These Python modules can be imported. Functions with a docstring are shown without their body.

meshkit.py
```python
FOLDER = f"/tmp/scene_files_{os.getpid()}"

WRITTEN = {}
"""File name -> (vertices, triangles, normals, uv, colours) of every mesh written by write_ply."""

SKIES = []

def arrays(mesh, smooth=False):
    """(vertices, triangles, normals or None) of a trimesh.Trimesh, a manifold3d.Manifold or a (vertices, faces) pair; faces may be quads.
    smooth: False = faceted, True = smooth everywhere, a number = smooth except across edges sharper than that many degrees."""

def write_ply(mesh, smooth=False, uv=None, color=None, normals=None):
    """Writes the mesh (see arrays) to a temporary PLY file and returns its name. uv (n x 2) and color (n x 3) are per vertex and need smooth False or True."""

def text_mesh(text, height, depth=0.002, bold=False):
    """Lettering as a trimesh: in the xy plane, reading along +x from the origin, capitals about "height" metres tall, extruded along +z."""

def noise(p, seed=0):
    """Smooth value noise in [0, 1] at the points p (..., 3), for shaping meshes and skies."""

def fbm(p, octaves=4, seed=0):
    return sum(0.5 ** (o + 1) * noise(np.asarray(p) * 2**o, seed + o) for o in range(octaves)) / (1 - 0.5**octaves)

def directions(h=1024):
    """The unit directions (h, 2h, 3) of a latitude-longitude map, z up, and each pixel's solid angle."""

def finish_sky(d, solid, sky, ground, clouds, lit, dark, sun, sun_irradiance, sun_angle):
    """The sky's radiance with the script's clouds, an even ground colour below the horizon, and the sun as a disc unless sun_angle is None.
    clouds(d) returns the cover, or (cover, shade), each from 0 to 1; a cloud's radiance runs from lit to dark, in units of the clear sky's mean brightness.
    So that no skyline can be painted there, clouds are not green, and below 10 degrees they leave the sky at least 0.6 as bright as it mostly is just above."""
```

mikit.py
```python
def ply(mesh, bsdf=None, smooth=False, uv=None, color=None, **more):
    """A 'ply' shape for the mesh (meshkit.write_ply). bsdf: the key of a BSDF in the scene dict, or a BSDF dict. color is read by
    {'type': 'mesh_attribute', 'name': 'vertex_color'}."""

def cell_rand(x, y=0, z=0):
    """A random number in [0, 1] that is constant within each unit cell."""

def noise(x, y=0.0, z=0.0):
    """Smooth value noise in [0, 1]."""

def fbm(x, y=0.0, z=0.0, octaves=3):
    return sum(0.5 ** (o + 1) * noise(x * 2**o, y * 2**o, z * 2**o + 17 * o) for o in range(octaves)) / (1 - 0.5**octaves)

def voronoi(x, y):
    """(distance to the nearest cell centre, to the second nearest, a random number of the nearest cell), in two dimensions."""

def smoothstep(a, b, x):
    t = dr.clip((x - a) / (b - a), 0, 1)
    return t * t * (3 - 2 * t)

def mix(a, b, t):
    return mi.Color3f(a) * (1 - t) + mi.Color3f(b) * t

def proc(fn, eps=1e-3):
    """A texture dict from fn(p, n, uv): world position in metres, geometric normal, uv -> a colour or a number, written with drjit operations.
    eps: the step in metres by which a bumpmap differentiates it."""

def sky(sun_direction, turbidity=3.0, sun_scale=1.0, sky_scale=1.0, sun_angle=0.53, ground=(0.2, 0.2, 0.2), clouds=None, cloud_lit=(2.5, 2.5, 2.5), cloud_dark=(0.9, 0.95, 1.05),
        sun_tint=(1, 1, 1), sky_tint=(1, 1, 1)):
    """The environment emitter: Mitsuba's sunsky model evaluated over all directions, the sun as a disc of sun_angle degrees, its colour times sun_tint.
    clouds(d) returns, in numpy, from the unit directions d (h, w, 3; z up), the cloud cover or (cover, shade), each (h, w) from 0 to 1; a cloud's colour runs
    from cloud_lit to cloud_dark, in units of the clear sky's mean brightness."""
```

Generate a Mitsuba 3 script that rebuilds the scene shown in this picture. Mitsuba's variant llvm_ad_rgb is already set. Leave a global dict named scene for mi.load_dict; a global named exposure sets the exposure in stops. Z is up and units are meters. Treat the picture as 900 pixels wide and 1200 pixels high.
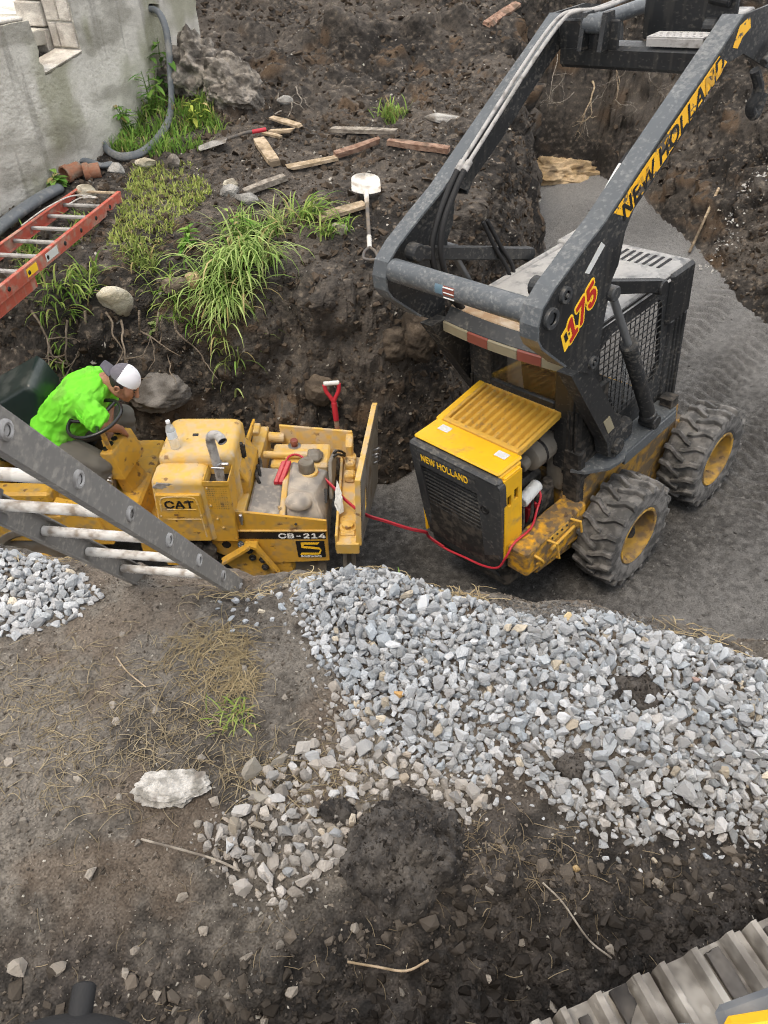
import math, numpy as np, trimesh, drjit as dr, mitsuba as mi, mikit, meshkit
import manifold3d as m3, shapely
from shapely.geometry import Polygon, Point, LineString
from scipy.spatial import cKDTree, ConvexHull
from scipy.ndimage import gaussian_filter
T = mi.ScalarTransform4f
R = np.random.default_rng(7)
scene, labels = {'type': 'scene'}, {}

# ------------------------------------------------------------------ camera, sky, exposure
CAM = np.array([0, 0, 2.2]); PITCH = math.radians(40)
look = np.array([0, math.cos(PITCH), -math.sin(PITCH)])
scene['camera'] = {'type': 'perspective', 'fov': 2 * math.degrees(math.atan(450 / 866)), 'fov_axis': 'x', 'near_clip': 0.05, 'far_clip': 400.0,
                   'to_world': T().look_at(origin=CAM.tolist(), target=(CAM + look).tolist(), up=[0, 0, 1])}
scene['sky'] = mikit.sky([-0.25, -0.35, 0.9], turbidity=3, sun_scale=0.22, sun_angle=24, clouds=lambda d: 1.0 + 0 * d[..., 0],
                         cloud_lit=(2.3, 2.33, 2.4), cloud_dark=(1.6, 1.65, 1.75))
exposure = 2.8

# ------------------------------------------------------------------ helpers
def nz(p, s, seed=0, o=4):
    return meshkit.fbm(np.asarray(p) * s, o, seed) * 2 - 1

PALETTES = {'coated_metal': {}, 'stony': {}, 'woody': {}}

def key_for(name):
    if name not in scene and name not in labels: return name
    i = 1
    while f'{name}_{i:03d}' in scene or f'{name}_{i:03d}' in labels: i += 1
    return f'{name}_{i:03d}'

def cat(ms): return trimesh.util.concatenate([m for m in ms if m is not None])

def put(name, mesh, mat, parent=None, smooth=False, label=None, kind=None, color=None, frame=None):
    """One entry of the scene: a whole thing, or a part when a parent key is given."""
    key = key_for(parent + '__' + name if parent else name)
    if isinstance(mesh, list): mesh = cat(mesh)
    if frame is not None:
        mesh = mesh.copy(); mesh.apply_transform(frame)
    uv = None
    for bsdf, pal in PALETTES.items():      # one BSDF per family of worn surfaces; uv.x says which row of its table
        if mat in pal:
            if smooth is not False and smooth is not True: mesh, smooth = trimesh.graph.smooth_shade(mesh, angle=math.radians(smooth), facet_minarea=None), True
            uv = np.stack([np.full(len(mesh.vertices), list(pal).index(mat) + .5), np.zeros(len(mesh.vertices))], 1); mat = bsdf; break
    scene[key] = mikit.ply(mesh, mat, smooth, color=color, uv=uv)
    if label or kind:
        labels.setdefault(key, {})
        if label: labels[key]['label'] = label
        if kind: labels[key]['kind'] = kind
    return key

def thing(name, label, category, group=None):
    key = key_for(name)
    labels[key] = {'label': label, 'category': category}
    if group: labels[key]['group'] = group
    return key

def tag(key, label, category, group=None):
    labels[key] = {'label': label, 'category': category}
    if group: labels[key]['group'] = group

def structure(name, mesh, mat, **k):
    return put(name, mesh, mat, kind='structure', **k)

def hull(pts):
    h = trimesh.convex.convex_hull(np.asarray(pts, float))
    return h

def rbox(x0, x1, y0, y1, z0, z1, r=0.008):
    """A box with chamfered edges."""
    r = min(r, (x1 - x0) / 2.2, (y1 - y0) / 2.2, (z1 - z0) / 2.2)
    P = []
    for x, sx in ((x0, 1), (x1, -1)):
        for y, sy in ((y0, 1), (y1, -1)):
            for z, sz in ((z0, 1), (z1, -1)):
                P += [(x, y + sy * r, z + sz * r), (x + sx * r, y, z + sz * r), (x + sx * r, y + sy * r, z)]
    return hull(P)

def rhull(pts, r=0.01):
    """Convex hull of small octahedra at the corners: a chamfered convex block."""
    o = np.vstack([np.eye(3), -np.eye(3)]) * r
    c = np.mean(pts, 0)
    P = []
    for p in np.asarray(pts, float):
        d = c - p; d = d / (np.linalg.norm(d) + 1e-9) * r * 1.4
        P.append(p + d + o)
    return hull(np.vstack(P))

def rot_to(d):
    d = np.asarray(d, float) / np.linalg.norm(d)
    a = np.array([0, 0, 1.0]) if abs(d[2]) < 0.95 else np.array([1.0, 0, 0])
    x = np.cross(a, d); x /= np.linalg.norm(x)
    return np.stack([x, np.cross(d, x), d], 1)

def lathe(profile, p=(0, 0, 0), d=(0, 0, 1), n=24):
    """profile: (r, h) pairs along direction d from p."""
    pr = np.asarray(profile, float); a = np.arange(n) * 2 * np.pi / n
    V = np.stack([pr[:, None, 0] * np.cos(a), pr[:, None, 0] * np.sin(a), np.broadcast_to(pr[:, 1:2], (len(pr), n))], -1).reshape(-1, 3)
    F = []
    for i in range(len(pr) - 1):
        for j in range(n):
            a0, a1, b0, b1 = i * n + j, i * n + (j + 1) % n, (i + 1) * n + j, (i + 1) * n + (j + 1) % n
            F += [(a0, a1, b1), (a0, b1, b0)]
    return trimesh.Trimesh(V @ rot_to(d).T + np.asarray(p), F, process=False)

def rod(p, q, r, r2=None, n=18, c=0.15):
    p, q = np.asarray(p, float), np.asarray(q, float); L = np.linalg.norm(q - p); r2 = r if r2 is None else r2
    k = min(c * r, L * .2)
    return lathe([(0, 0), (r - k, 0), (r, k), (r2, L - k), (r2 - k, L), (0, L)], p, q - p, n)

def smooth_path(P, n=8):
    P = np.asarray(P, float); Q = np.vstack([2 * P[0] - P[1], P, 2 * P[-1] - P[-2]]); out = []
    for i in range(1, len(Q) - 2):
        t = np.linspace(0, 1, n, endpoint=False)[:, None]
        a, b, c, d = Q[i - 1], Q[i], Q[i + 1], Q[i + 2]
        out.append(.5 * (2 * b + (c - a) * t + (2 * a - 5 * b + 4 * c - d) * t**2 + (3 * b - a - 3 * c + d) * t**3))
    return np.vstack(out + [P[-1:]])

def tube(P, r, n=10, flat=None, caps=True):
    """A pipe along a polyline; r may vary along it; flat=(w, h) makes an oval section."""
    P = np.asarray(P, float); N = len(P); t = np.gradient(P, axis=0); t /= np.linalg.norm(t, axis=1, keepdims=True) + 1e-12
    u = np.cross(t[0], [0, 0, 1.0]);
    if np.linalg.norm(u) < .1: u = np.cross(t[0], [1.0, 0, 0])
    U = []
    for k in range(N):
        u = u - t[k] * (u @ t[k]); u /= np.linalg.norm(u); U.append(u)
    U = np.array(U); B = np.cross(t, U); a = np.arange(n) * 2 * np.pi / n
    r = np.broadcast_to(np.asarray(r, float), (N,))
    fa, fb = flat if flat is not None else (1, 1)
    fa = np.broadcast_to(fa, (N,))[:, None, None]; fb = np.broadcast_to(fb, (N,))[:, None, None]
    V = P[:, None] + r[:, None, None] * (fa * np.cos(a)[None, :, None] * U[:, None] + fb * np.sin(a)[None, :, None] * B[:, None])
    i, j = np.meshgrid(np.arange(N - 1), np.arange(n), indexing='ij')
    q = np.stack([i * n + j, i * n + (j + 1) % n, (i + 1) * n + (j + 1) % n, (i + 1) * n + j], -1).reshape(-1, 4)
    F = np.vstack([q[:, [0, 1, 2]], q[:, [0, 2, 3]]]); V = V.reshape(-1, 3)
    if caps:
        V = np.vstack([V, P[:1], P[-1:]]); c0, c1 = N * n, N * n + 1; k = np.arange(n)
        F = np.vstack([F, np.stack([k * 0 + c0, (k + 1) % n, k], 1), np.stack([k * 0 + c1, (N - 1) * n + k, (N - 1) * n + (k + 1) % n], 1)])
    m = trimesh.Trimesh(V, F, process=False)
    m.fix_normals() if False else None
    return m

def plate(poly, axis, a, b):
    """Polygon extruded along an axis. axis 'y': (x, z) pairs; 'x': (y, z); 'z': (x, y)."""
    if not hasattr(poly, 'geom_type'): poly = Polygon(poly)
    parts = list(getattr(poly, 'geoms', [poly])); out = []
    for g in parts:
        m = trimesh.creation.extrude_polygon(g.buffer(0), b - a, engine='earcut')
        v = np.array(m.vertices)
        v = {'y': np.stack([v[:, 0], a + v[:, 2], v[:, 1]], 1), 'x': np.stack([a + v[:, 2], v[:, 0], v[:, 1]], 1), 'z': np.stack([v[:, 0], v[:, 1], a + v[:, 2]], 1)}[axis]
        f = np.array(m.faces)
        if axis == 'y': f = f[:, ::-1]
        out.append(trimesh.Trimesh(v, f, process=False))
    return cat(out)

def frame3(o, x, y):
    """Matrix with origin o, x axis along x, y axis nearest y (z = x cross y)."""
    x = np.asarray(x, float); x /= np.linalg.norm(x); y = np.asarray(y, float); z = np.cross(x, y); z /= np.linalg.norm(z); y = np.cross(z, x)
    M = np.eye(4); M[:3, :3] = np.stack([x, y, z], 1); M[:3, 3] = o
    return M

def text(s, h, depth, M, stretch=1.0, bold=True, shear=0.0, center=True):
    m = meshkit.text_mesh(s, h, depth, bold); v = np.array(m.vertices)
    if center: v[:, 0] -= (v[:, 0].min() + v[:, 0].max()) / 2; v[:, 1] -= h / 2
    v[:, 0] = v[:, 0] * stretch + shear * v[:, 1]
    m = trimesh.Trimesh(v, m.faces, process=False); m.apply_transform(M)
    return m

def rough(mesh, amp, scale, seed=0, o=3):
    """Push the vertices of a closed mesh in and out by noise."""
    m = mesh.copy(); n = m.vertex_normals
    m.vertices = m.vertices + n * (amp * nz(m.vertices, scale, seed, o))[:, None]
    return m

# ------------------------------------------------------------------ materials
ns, fb, sst, mx = mikit.noise, mikit.fbm, mikit.smoothstep, mikit.mix
def two(b): return {'type': 'twosided', 'bsdf': b}
def tex(fn, eps=1e-3): return mikit.proc(fn, eps)
def rgb(*c): return {'type': 'rgb', 'value': list(c)}
def simple(name, col, rough_=0.5, metal=0.0, spec=0.5):
    scene[name] = two({'type': 'principled', 'base_color': rgb(*col), 'roughness': rough_, 'metallic': metal, 'specular': spec}); return name

def soil_fn(c0, c1, c2, s=1.0):
    def f(p, n, uv):
        a = fb(p.x * 1.3 * s + 5, p.y * 1.3 * s, p.z * 1.3 * s, 3); b = fb(p.x * 21 * s, p.y * 21 * s, p.z * 21 * s, 3); g = ns(p.x * 160, p.y * 160, p.z * 160)
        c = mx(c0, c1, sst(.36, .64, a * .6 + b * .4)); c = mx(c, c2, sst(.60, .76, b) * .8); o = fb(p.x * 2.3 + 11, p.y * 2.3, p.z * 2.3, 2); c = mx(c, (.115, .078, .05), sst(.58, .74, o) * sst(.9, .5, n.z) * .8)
        return c * (0.72 + .56 * g)
    return f
def soil_bump(p, n, uv):
    return fb(p.x * 70, p.y * 70, p.z * 70, 2)
def soil(name, c0, c1, c2, bump=0.012):
    scene[name] = two({'type': 'bumpmap', 'arbitrary': tex(soil_bump, 2e-3), 'scale': bump,
                       'bsdf': {'type': 'principled', 'base_color': tex(soil_fn(c0, c1, c2)), 'roughness': 0.95, 'specular': 0.25}}); return name

def near_fn(p, n, uv):
    # dry grey-brown fill, going over to wet dark soil towards the excavator's track
    a = fb(p.x * 1.7 + 3, p.y * 1.7, p.z * 0 + 2, 3); b = fb(p.x * 24, p.y * 24, p.z * 24, 3); g = ns(p.x * 230, p.y * 230, p.z * 230); q = fb(p.x * 5 + 9, p.y * 5, p.z, 3)
    dry = mx((.046, .041, .036), (.155, .140, .122), sst(.30, .68, .4 * a + .6 * b)); dry = mx(dry, (.13, .10, .075), sst(.52, .68, q) * .5)
    wet = mx((.017, .0155, .0145), (.058, .051, .046), sst(.36, .66, .7 * b + .3 * q))
    w = sst(.94, .66, p.y - .12 * (a - .5) + .34 * (.5 - q) - .36 * sst(-.45, .30, p.x))
    c = mx(dry, wet, w)
    return c * (0.5 + 1.0 * g)
scene['mat_near'] = two({'type': 'bumpmap', 'arbitrary': tex(lambda p, n, uv: fb(p.x * 140, p.y * 140, p.z * 140, 2), 1e-3), 'scale': .009,
                         'bsdf': {'type': 'principled', 'base_color': tex(near_fn), 'roughness': .95, 'specular': .25}})
soil('mat_bank', (.026, .0235, .0215), (.088, .077, .067), (.15, .125, .10), .022)
def floor_fn(p, n, uv):
    a = fb(p.x * .9, p.y * .9, p.z, 3); b = fb(p.x * 26, p.y * 26, p.z * 26, 3); g = ns(p.x * 150, p.y * 150, p.z * 150)
    c = mx((.040, .039, .038), (.150, .147, .144), sst(.26, .72, .6 * a + .4 * b)); c = mx(c, (.17, .17, .17), sst(5.8, 8.5, p.y) * (.3 + .4 * a)); return c * (.55 + .9 * g)
scene['mat_floor'] = two({'type': 'bumpmap', 'arbitrary': tex(lambda p, n, uv: fb(p.x * 80, p.y * 80, p.z * 80, 2), 2e-3), 'scale': .012,
                          'bsdf': {'type': 'principled', 'base_color': tex(floor_fn), 'roughness': .9, 'specular': .3}})
VC = {'type': 'mesh_attribute', 'name': 'vertex_color'}
def stone_fn(p, n, uv): return mi.Color3f(.62 + .55 * fb(p.x * 55, p.y * 55, p.z * 55, 3))
scene['mat_stone'] = two({'type': 'bumpmap', 'arbitrary': tex(lambda p, n, uv: ns(p.x * 260, p.y * 260, p.z * 260), 5e-4), 'scale': .004,
                          'bsdf': {'type': 'principled', 'base_color': VC, 'roughness': .85, 'specular': .3}})
scene['mat_crumb'] = two({'type': 'diffuse', 'reflectance': VC})

# ------------------------------------------------------------------ terrain
LX = [-4, -1.73, -1.3, -.56, -.36, -.07, .18, .38, .62, .87, 1.0, 1.44, 2.2, 4]
LY = [2.65, 2.5, 2.33, 2.13, 2.24, 2.3, 2.17, 2.07, 1.96, 2.02, 1.93, 1.78, 1.7, 1.6]
FLOOR_EDGE = np.array([(-7, 3.4, .8), (-1.7, 3.3, .8), (-.5, 2.95, .8), (.5, 2.85, .8), (1.5, 2.6, .8), (3, 2.45, .8), (4.9, 2.6, .8), (4.9, 4, 1.2), (4.5, 6, 1.8), (4.1, 7.6, 2.0),
                       (3.85, 9.4, 2.0), (3.55, 10.9, 1.6), (3.1, 11.7, .5), (2.2, 11.6, .4), (2.05, 9.7, .75), (1.75, 8, .55), (1.38, 6.95, .42), (.65, 5.95, .32), (.1, 5.45, .4), (-1, 5.25, .7), (-2, 5.1, .6), (-3, 5.1, .55), (-7, 5.0, .6)])
_ring = np.vstack([FLOOR_EDGE, FLOOR_EDGE[:1]])
_s = np.concatenate([[0], np.cumsum(np.linalg.norm(np.diff(_ring[:, :2], axis=0), axis=1))])
_d = np.arange(0, _s[-1], .02)
EDGE = np.stack([np.interp(_d, _s, _ring[:, k]) for k in range(3)], 1)
EDGE[:, :2] += .07 * np.stack([nz(np.c_[EDGE[:, :2], 0 * _d], 2.3, 3), nz(np.c_[EDGE[:, :2], 0 * _d], 2.3, 4)], 1)
_poly = Polygon(EDGE[:, :2]).buffer(0); _tree = cKDTree(EDGE[:, :2])

def floor_z(x, y):
    base = -1.863 + .124 * np.clip(x - 1.339, -1.15, 9) + .0205 * (y - 4.616)
    return base + .105 * np.maximum(y - 6.6, 0) * np.clip((x - .5) / 1, 0, 1)

def top_z(x, y):
    p2 = np.stack([x, y, 0 * x], -1)
    lip = np.interp(x, LX, LY)
    near = .03 * nz(p2, 1.6, 11) + .02
    heap = np.exp(-(((x - .75) / .75)**2 + ((y - 1.62) / .42)**2)**1.5) * .10 + .05 * np.exp(-((x + .05) / .3)**2 - ((y - 2.1) / .22)**2)
    near = near + heap - .28 * np.clip((1.0 - .12 * np.clip(x, -1, 1) - y) / .6, 0, 1)**1.3 - .1 * np.clip((y - lip + .15) / .2, 0, 1)
    near = near - .05 * np.exp(-((x - .86) / .13)**2 - ((y - 1.54) / .1)**2)
    far = np.interp(y, [4.5, 5.6, 6.3, 8.5, 10, 11.5, 12.6, 14, 40], [-.4, -.25, -.06, .3, .58, 1.05, 1.6, 2.1, 2.6])
    far = far + .10 * nz(p2, .9, 21) + .25 * np.clip((y - 8.5) / 2, 0, 1) * nz(p2, .55, 22)
    far = far + .35 * np.exp(-((x - .9) / .8)**2 - ((y - 8.6) / 1.4)**2) * 0.5
    right = np.interp(x, [4.5, 6, 8, 20], [.1, .75, 1.3, 1.8]) + .25 * nz(p2, .5, 23)
    far = np.where(x > 4.2, far + (np.maximum(far, right) - far) * np.clip((x - 4.2) / .8, 0, 1), far)
    t = np.clip((y - 2.7) / 2.0, 0, 1)
    t = np.where(x > 4.2, np.maximum(t, np.clip((y - 1.0 + (x - 4.2) * .3) / 3, 0, 1)), t)
    return near * (1 - t) + far * t

def ground_z(x, y, raw=False):
    """Height of the terrain before its fine roughness; raw also gives the signed distance to the trench floor."""
    x, y = np.broadcast_arrays(np.asarray(x, float), np.asarray(y, float)); sh = x.shape
    x, y = x.ravel(), y.ravel()
    d, i = _tree.query(np.c_[x, y]); w = EDGE[i, 2]
    inside = shapely.contains_xy(_poly, x, y)
    s = np.where(inside, 0, d)
    p2 = np.stack([x, y, 0 * x], -1)
    t = np.clip(s / (w * (1 + .35 * nz(p2, 1.7, 31))), 0, 1)
    h = 1 - (1 - t)**1.7
    zf, zt = floor_z(x, y), top_z(x, y)
    z = zf * (1 - h) + zt * h
    z = z.reshape(sh)
    return (z, np.where(inside, -d, d).reshape(sh), h.reshape(sh)) if raw else z

def sheet(x0, x1, y0, y1, st, drop=0.0):
    xs, ys = np.arange(x0, x1 + st / 2, st), np.arange(y0, y1 + st / 2, st)
    X, Y = np.meshgrid(xs, ys); Z, D, H = ground_z(X, Y, True)
    V = np.stack([X, Y, Z], -1)
    du, dv = np.gradient(V, axis=1), np.gradient(V, axis=0)
    N = np.cross(du, dv); N /= np.linalg.norm(N, axis=-1, keepdims=True)
    return X, Y, Z, D, H, V, N

def tri(nx, ny, keep=None):
    i, j = np.meshgrid(np.arange(ny - 1), np.arange(nx - 1), indexing='ij')
    a = i * nx + j
    F = np.stack([np.stack([a, a + 1, a + nx + 1], -1), np.stack([a, a + nx + 1, a + nx], -1)], 2)
    if keep is not None: F = F[keep]
    return F.reshape(-1, 3)

def sub(V, F):
    u, inv = np.unique(F, return_inverse=True)
    return trimesh.Trimesh(V.reshape(-1, 3)[u], inv.reshape(-1, 3), process=False)

def wheel_ruts(x, y):
    """Tread marks that the loader's tyres pressed in the trench floor, along its own driving line."""
    f = np.array([.715, .692]); l = np.array([-.688, .722]); q = np.stack([x - 1.339, y - 4.616], -1)
    a, b = q @ f, q @ l
    out = 0
    for c in (-.68, .68, -1.15, .1):
        m = np.clip(1 - np.abs(b - c + .12 * np.sin(a * .7 + c)) / .22, 0, 1)**.4 * np.clip((a - .9) / .5, 0, 1)
        out = out - m * (.014 + .042 * np.clip(np.sin((a + .5 * np.abs(b - c)) * 46), -.3, 1))
    return out

def lumps(P, cand, spacing, rad, seed):
    """Rounded lumps of earth: each vertex rises by its place inside the nearest of many randomly placed balls."""
    g = np.random.default_rng(seed); n = max(8, int(len(P) * 0 + cand / spacing**2)); c = P[g.integers(0, len(P), n)] ; r = rad * (.45 + g.random(n)**2 * 1.1)
    d, i = cKDTree(c).query(P, k=3); h = np.sqrt(np.maximum(r[i]**2 - d**2, 0)); return h.max(1)

# near bank
X, Y, Z, D, H, V, N = sheet(-2.6, 2.9, .05, 3.0, .0074)
P = V.reshape(-1, 3)
wet = np.clip((.84 + .24 * np.clip((P[:, 0] + .45) / .8, 0, 1) + .12 * nz(P * [1, 1, 0], 2.2, 40) - P[:, 1]) / .3, 0, 1)
amp = (.010 + .020 * wet)
Q0 = P + .03 * np.stack([nz(P, 14, 36), nz(P, 14, 37), nz(P, 14, 38)], 1)
disp = amp * nz(P, 9, 41, 5) + .014 * np.maximum(nz(P, 4, 42, 3), 0) + (.25 + .75 * wet) * (.75 * lumps(Q0, 10, .16, .055, 1) + .7 * lumps(Q0, 10, .07, .026, 2)) + (.4 + .6 * wet) * .7 * lumps(Q0, 10, .03, .012, 3)
V1 = P + N.reshape(-1, 3) * disp[:, None]
structure('ground', sub(V1, tri(X.shape[1], X.shape[0])), 'mat_near', smooth=True)

def far_disp(P, N, d):
    """Roughness of trench, bank and heaps, one function so that neighbouring sheets meet."""
    wall = np.clip(d / .12, 0, 1); steep = np.clip((1 - N[:, 2]) * 2.2, 0, 1); back = np.clip((P[:, 1] - 7.6) / 1.4, 0, 1)
    Qf = P + .06 * np.stack([nz(P, 6, 36), nz(P, 6, 37), nz(P, 6, 38)], 1)
    big = (.03 + .08 * steep) * nz(P * [1, 1, .8], 2.6, 51, 5) + back * (.12 * nz(P, 1.3, 61, 4)) + (.02 + .05 * steep + .03 * back) * (np.abs(nz(P, 5.5, 52, 4)) * 2 - .5)
    clod = (.25 + .6 * steep + .5 * back) * (.7 * FAR_LUMPS(Qf, 0) + .75 * FAR_LUMPS(Qf, 1)) + .6 * FAR_LUMPS(Qf, 2)
    return wall * (big + clod) + (1 - wall) * (.010 * nz(P, 5, 53, 4) + .009 * nz(P, 19, 54, 3))
_g = np.random.default_rng(12); _L = []
for n, r in ((900, .20), (5200, .085), (20000, .036)):
    x, y = _g.uniform(-6, 7.5, n), 4 + 11 * _g.random(n)**1.3; s_ = np.c_[x, y, ground_z(x, y)]
    _L.append((cKDTree(s_), r * (.4 + 1.1 * _g.random(n)**2)))
def FAR_LUMPS(P, k):
    t, r = _L[k]; d, i = t.query(P, k=3); return np.sqrt(np.maximum(r[i]**2 - d**2, 0)).max(1)

# trench, its far bank
X, Y, Z, D, H, V, N = sheet(-6, 5.6, 2.96, 9.02, .0175)
P = V.reshape(-1, 3); d = D.ravel()
V2 = P + N.reshape(-1, 3) * far_disp(P, N.reshape(-1, 3), d)[:, None]
V2[:, 2] += np.where(d < 0, wheel_ruts(P[:, 0], P[:, 1]), 0)
Dq = (D[:-1, :-1] + D[1:, 1:]) / 2
structure('dirt_road', sub(V2, tri(X.shape[1], X.shape[0], Dq < -.015)), 'mat_floor', smooth=True)
structure('earth_bank', sub(V2, tri(X.shape[1], X.shape[0], Dq >= -.015)), 'mat_bank', smooth=True)

# spoil heaps behind
X, Y, Z, D, H, V, N = sheet(-7, 10.5, 8.97, 18, .034)
P = V.reshape(-1, 3); d = D.ravel()
V3 = P + N.reshape(-1, 3) * far_disp(P, N.reshape(-1, 3), d)[:, None]
V3[:, 2] += np.where(d < 0, wheel_ruts(P[:, 0], P[:, 1]), 0) - .012 * np.clip((9.03 - P[:, 1]) / .05, 0, 1)
Dq = (D[:-1, :-1] + D[1:, 1:]) / 2
structure('dirt_ramp', sub(V3, tri(X.shape[1], X.shape[0], Dq < -.03)), 'mat_floor', smooth=True)
structure('spoil_heaps', sub(V3, tri(X.shape[1], X.shape[0], Dq >= -.03)), 'mat_bank', smooth=True)

# the land all round, coarse and a little lower, reaching the horizon
gx = np.concatenate([np.linspace(-150, -8, 16), np.linspace(-6.5, 11, 30), np.linspace(13, 150, 16)])
gy = np.concatenate([np.linspace(-150, -2, 14), np.linspace(-1, 19, 30), np.linspace(22, 200, 16)])
X, Y = np.meshgrid(gx, gy); Z = ground_z(X, np.clip(Y, -3, 60))
hole = (X > -6.2) & (X < 10.0) & (Y > -.2) & (Y < 17.5)
Zc = np.where(hole, np.minimum(Z, -2.6) - .8, Z - .12)
structure('land', sub(np.stack([X, Y, Zc], -1), tri(len(gx), len(gy))), 'mat_bank', smooth=True)
ALLV = np.vstack([V1[::3], V2[::2], V3[::2]]); _gt = cKDTree(ALLV[:, :2])
def surf(x, y):
    """Height of the finished, rough ground at plan positions."""
    d, i = _gt.query(np.c_[np.atleast_1d(x), np.atleast_1d(y)], k=3); return ALLV[i, 2].mean(1)

# ------------------------------------------------------------------ machine materials
def table(rows):
    """Columns of a palette as functions of its row number, looked up without branches."""
    cols = np.array(rows, float).T
    return lambda k, i: dr.gather(mi.Float, mi.Float(cols[k].tolist()), i)
def paint(name, col, dust, amount, rough_=.42, speck=30, rust=None, top=0.0):
    """Worn paint or plastic: dust, splashes of mud, rusty chips; top = more of the dust colour on faces that look up."""
    PALETTES['coated_metal'][name] = (*col, *dust, amount, rough_, speck, *(rust or (0, 0, 0)), 1.0 if rust else 0.0, top); return name
def finish_paint():
    C_ = table(list(PALETTES['coated_metal'].values()))
    def f(p, n, uv):
        i = mi.UInt32(uv.x); g_ = lambda k: C_(k, i)
        sp = g_(8); am = g_(6)
        a = fb(p.x * 3.1 + 7, p.y * 3.1, p.z * 3.1, 3); b = fb(p.x * sp, p.y * sp, p.z * sp, 3); q = ns(p.x * sp * 5, p.y * sp * 5, p.z * sp * 5)
        st = fb(p.x * 34, p.y * 34, p.z * 3.5, 2); sc_ = ns(p.x * 16 + p.z * 30, p.y * 60, p.z * 110 - p.x * 40)
        d = dr.clip(sst(.62 - am * .5, .9 - am * .45, .36 * a + .64 * b) * .9 + .75 * am * sst(.56, .78, st) + .30 * sst(.80, .95, sc_) + .14 * q * am + g_(13) * sst(.55, .95, n.z) * (.35 + .8 * a), 0, 1)
        base, du, ru = (mi.Color3f(g_(k), g_(k + 1), g_(k + 2)) for k in (0, 3, 9))
        c = base * (.8 + .2 * a) * (1 - d) + du * d; w = sst(.69, .80, fb(p.x * 19 + 3, p.y * 19, p.z * 19, 3)) * g_(12) * .85
        return c * (1 - w) + ru * w
    def r(p, n, uv):
        return dr.clip(C_(7, mi.UInt32(uv.x)) + .35 * sst(.4, .7, ns(p.x * 3.1 + 7, p.y * 3.1, p.z * 3.1)), .1, 1)
    scene['coated_metal'] = two({'type': 'principled', 'base_color': tex(f), 'roughness': tex(r), 'specular': .5})

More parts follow.
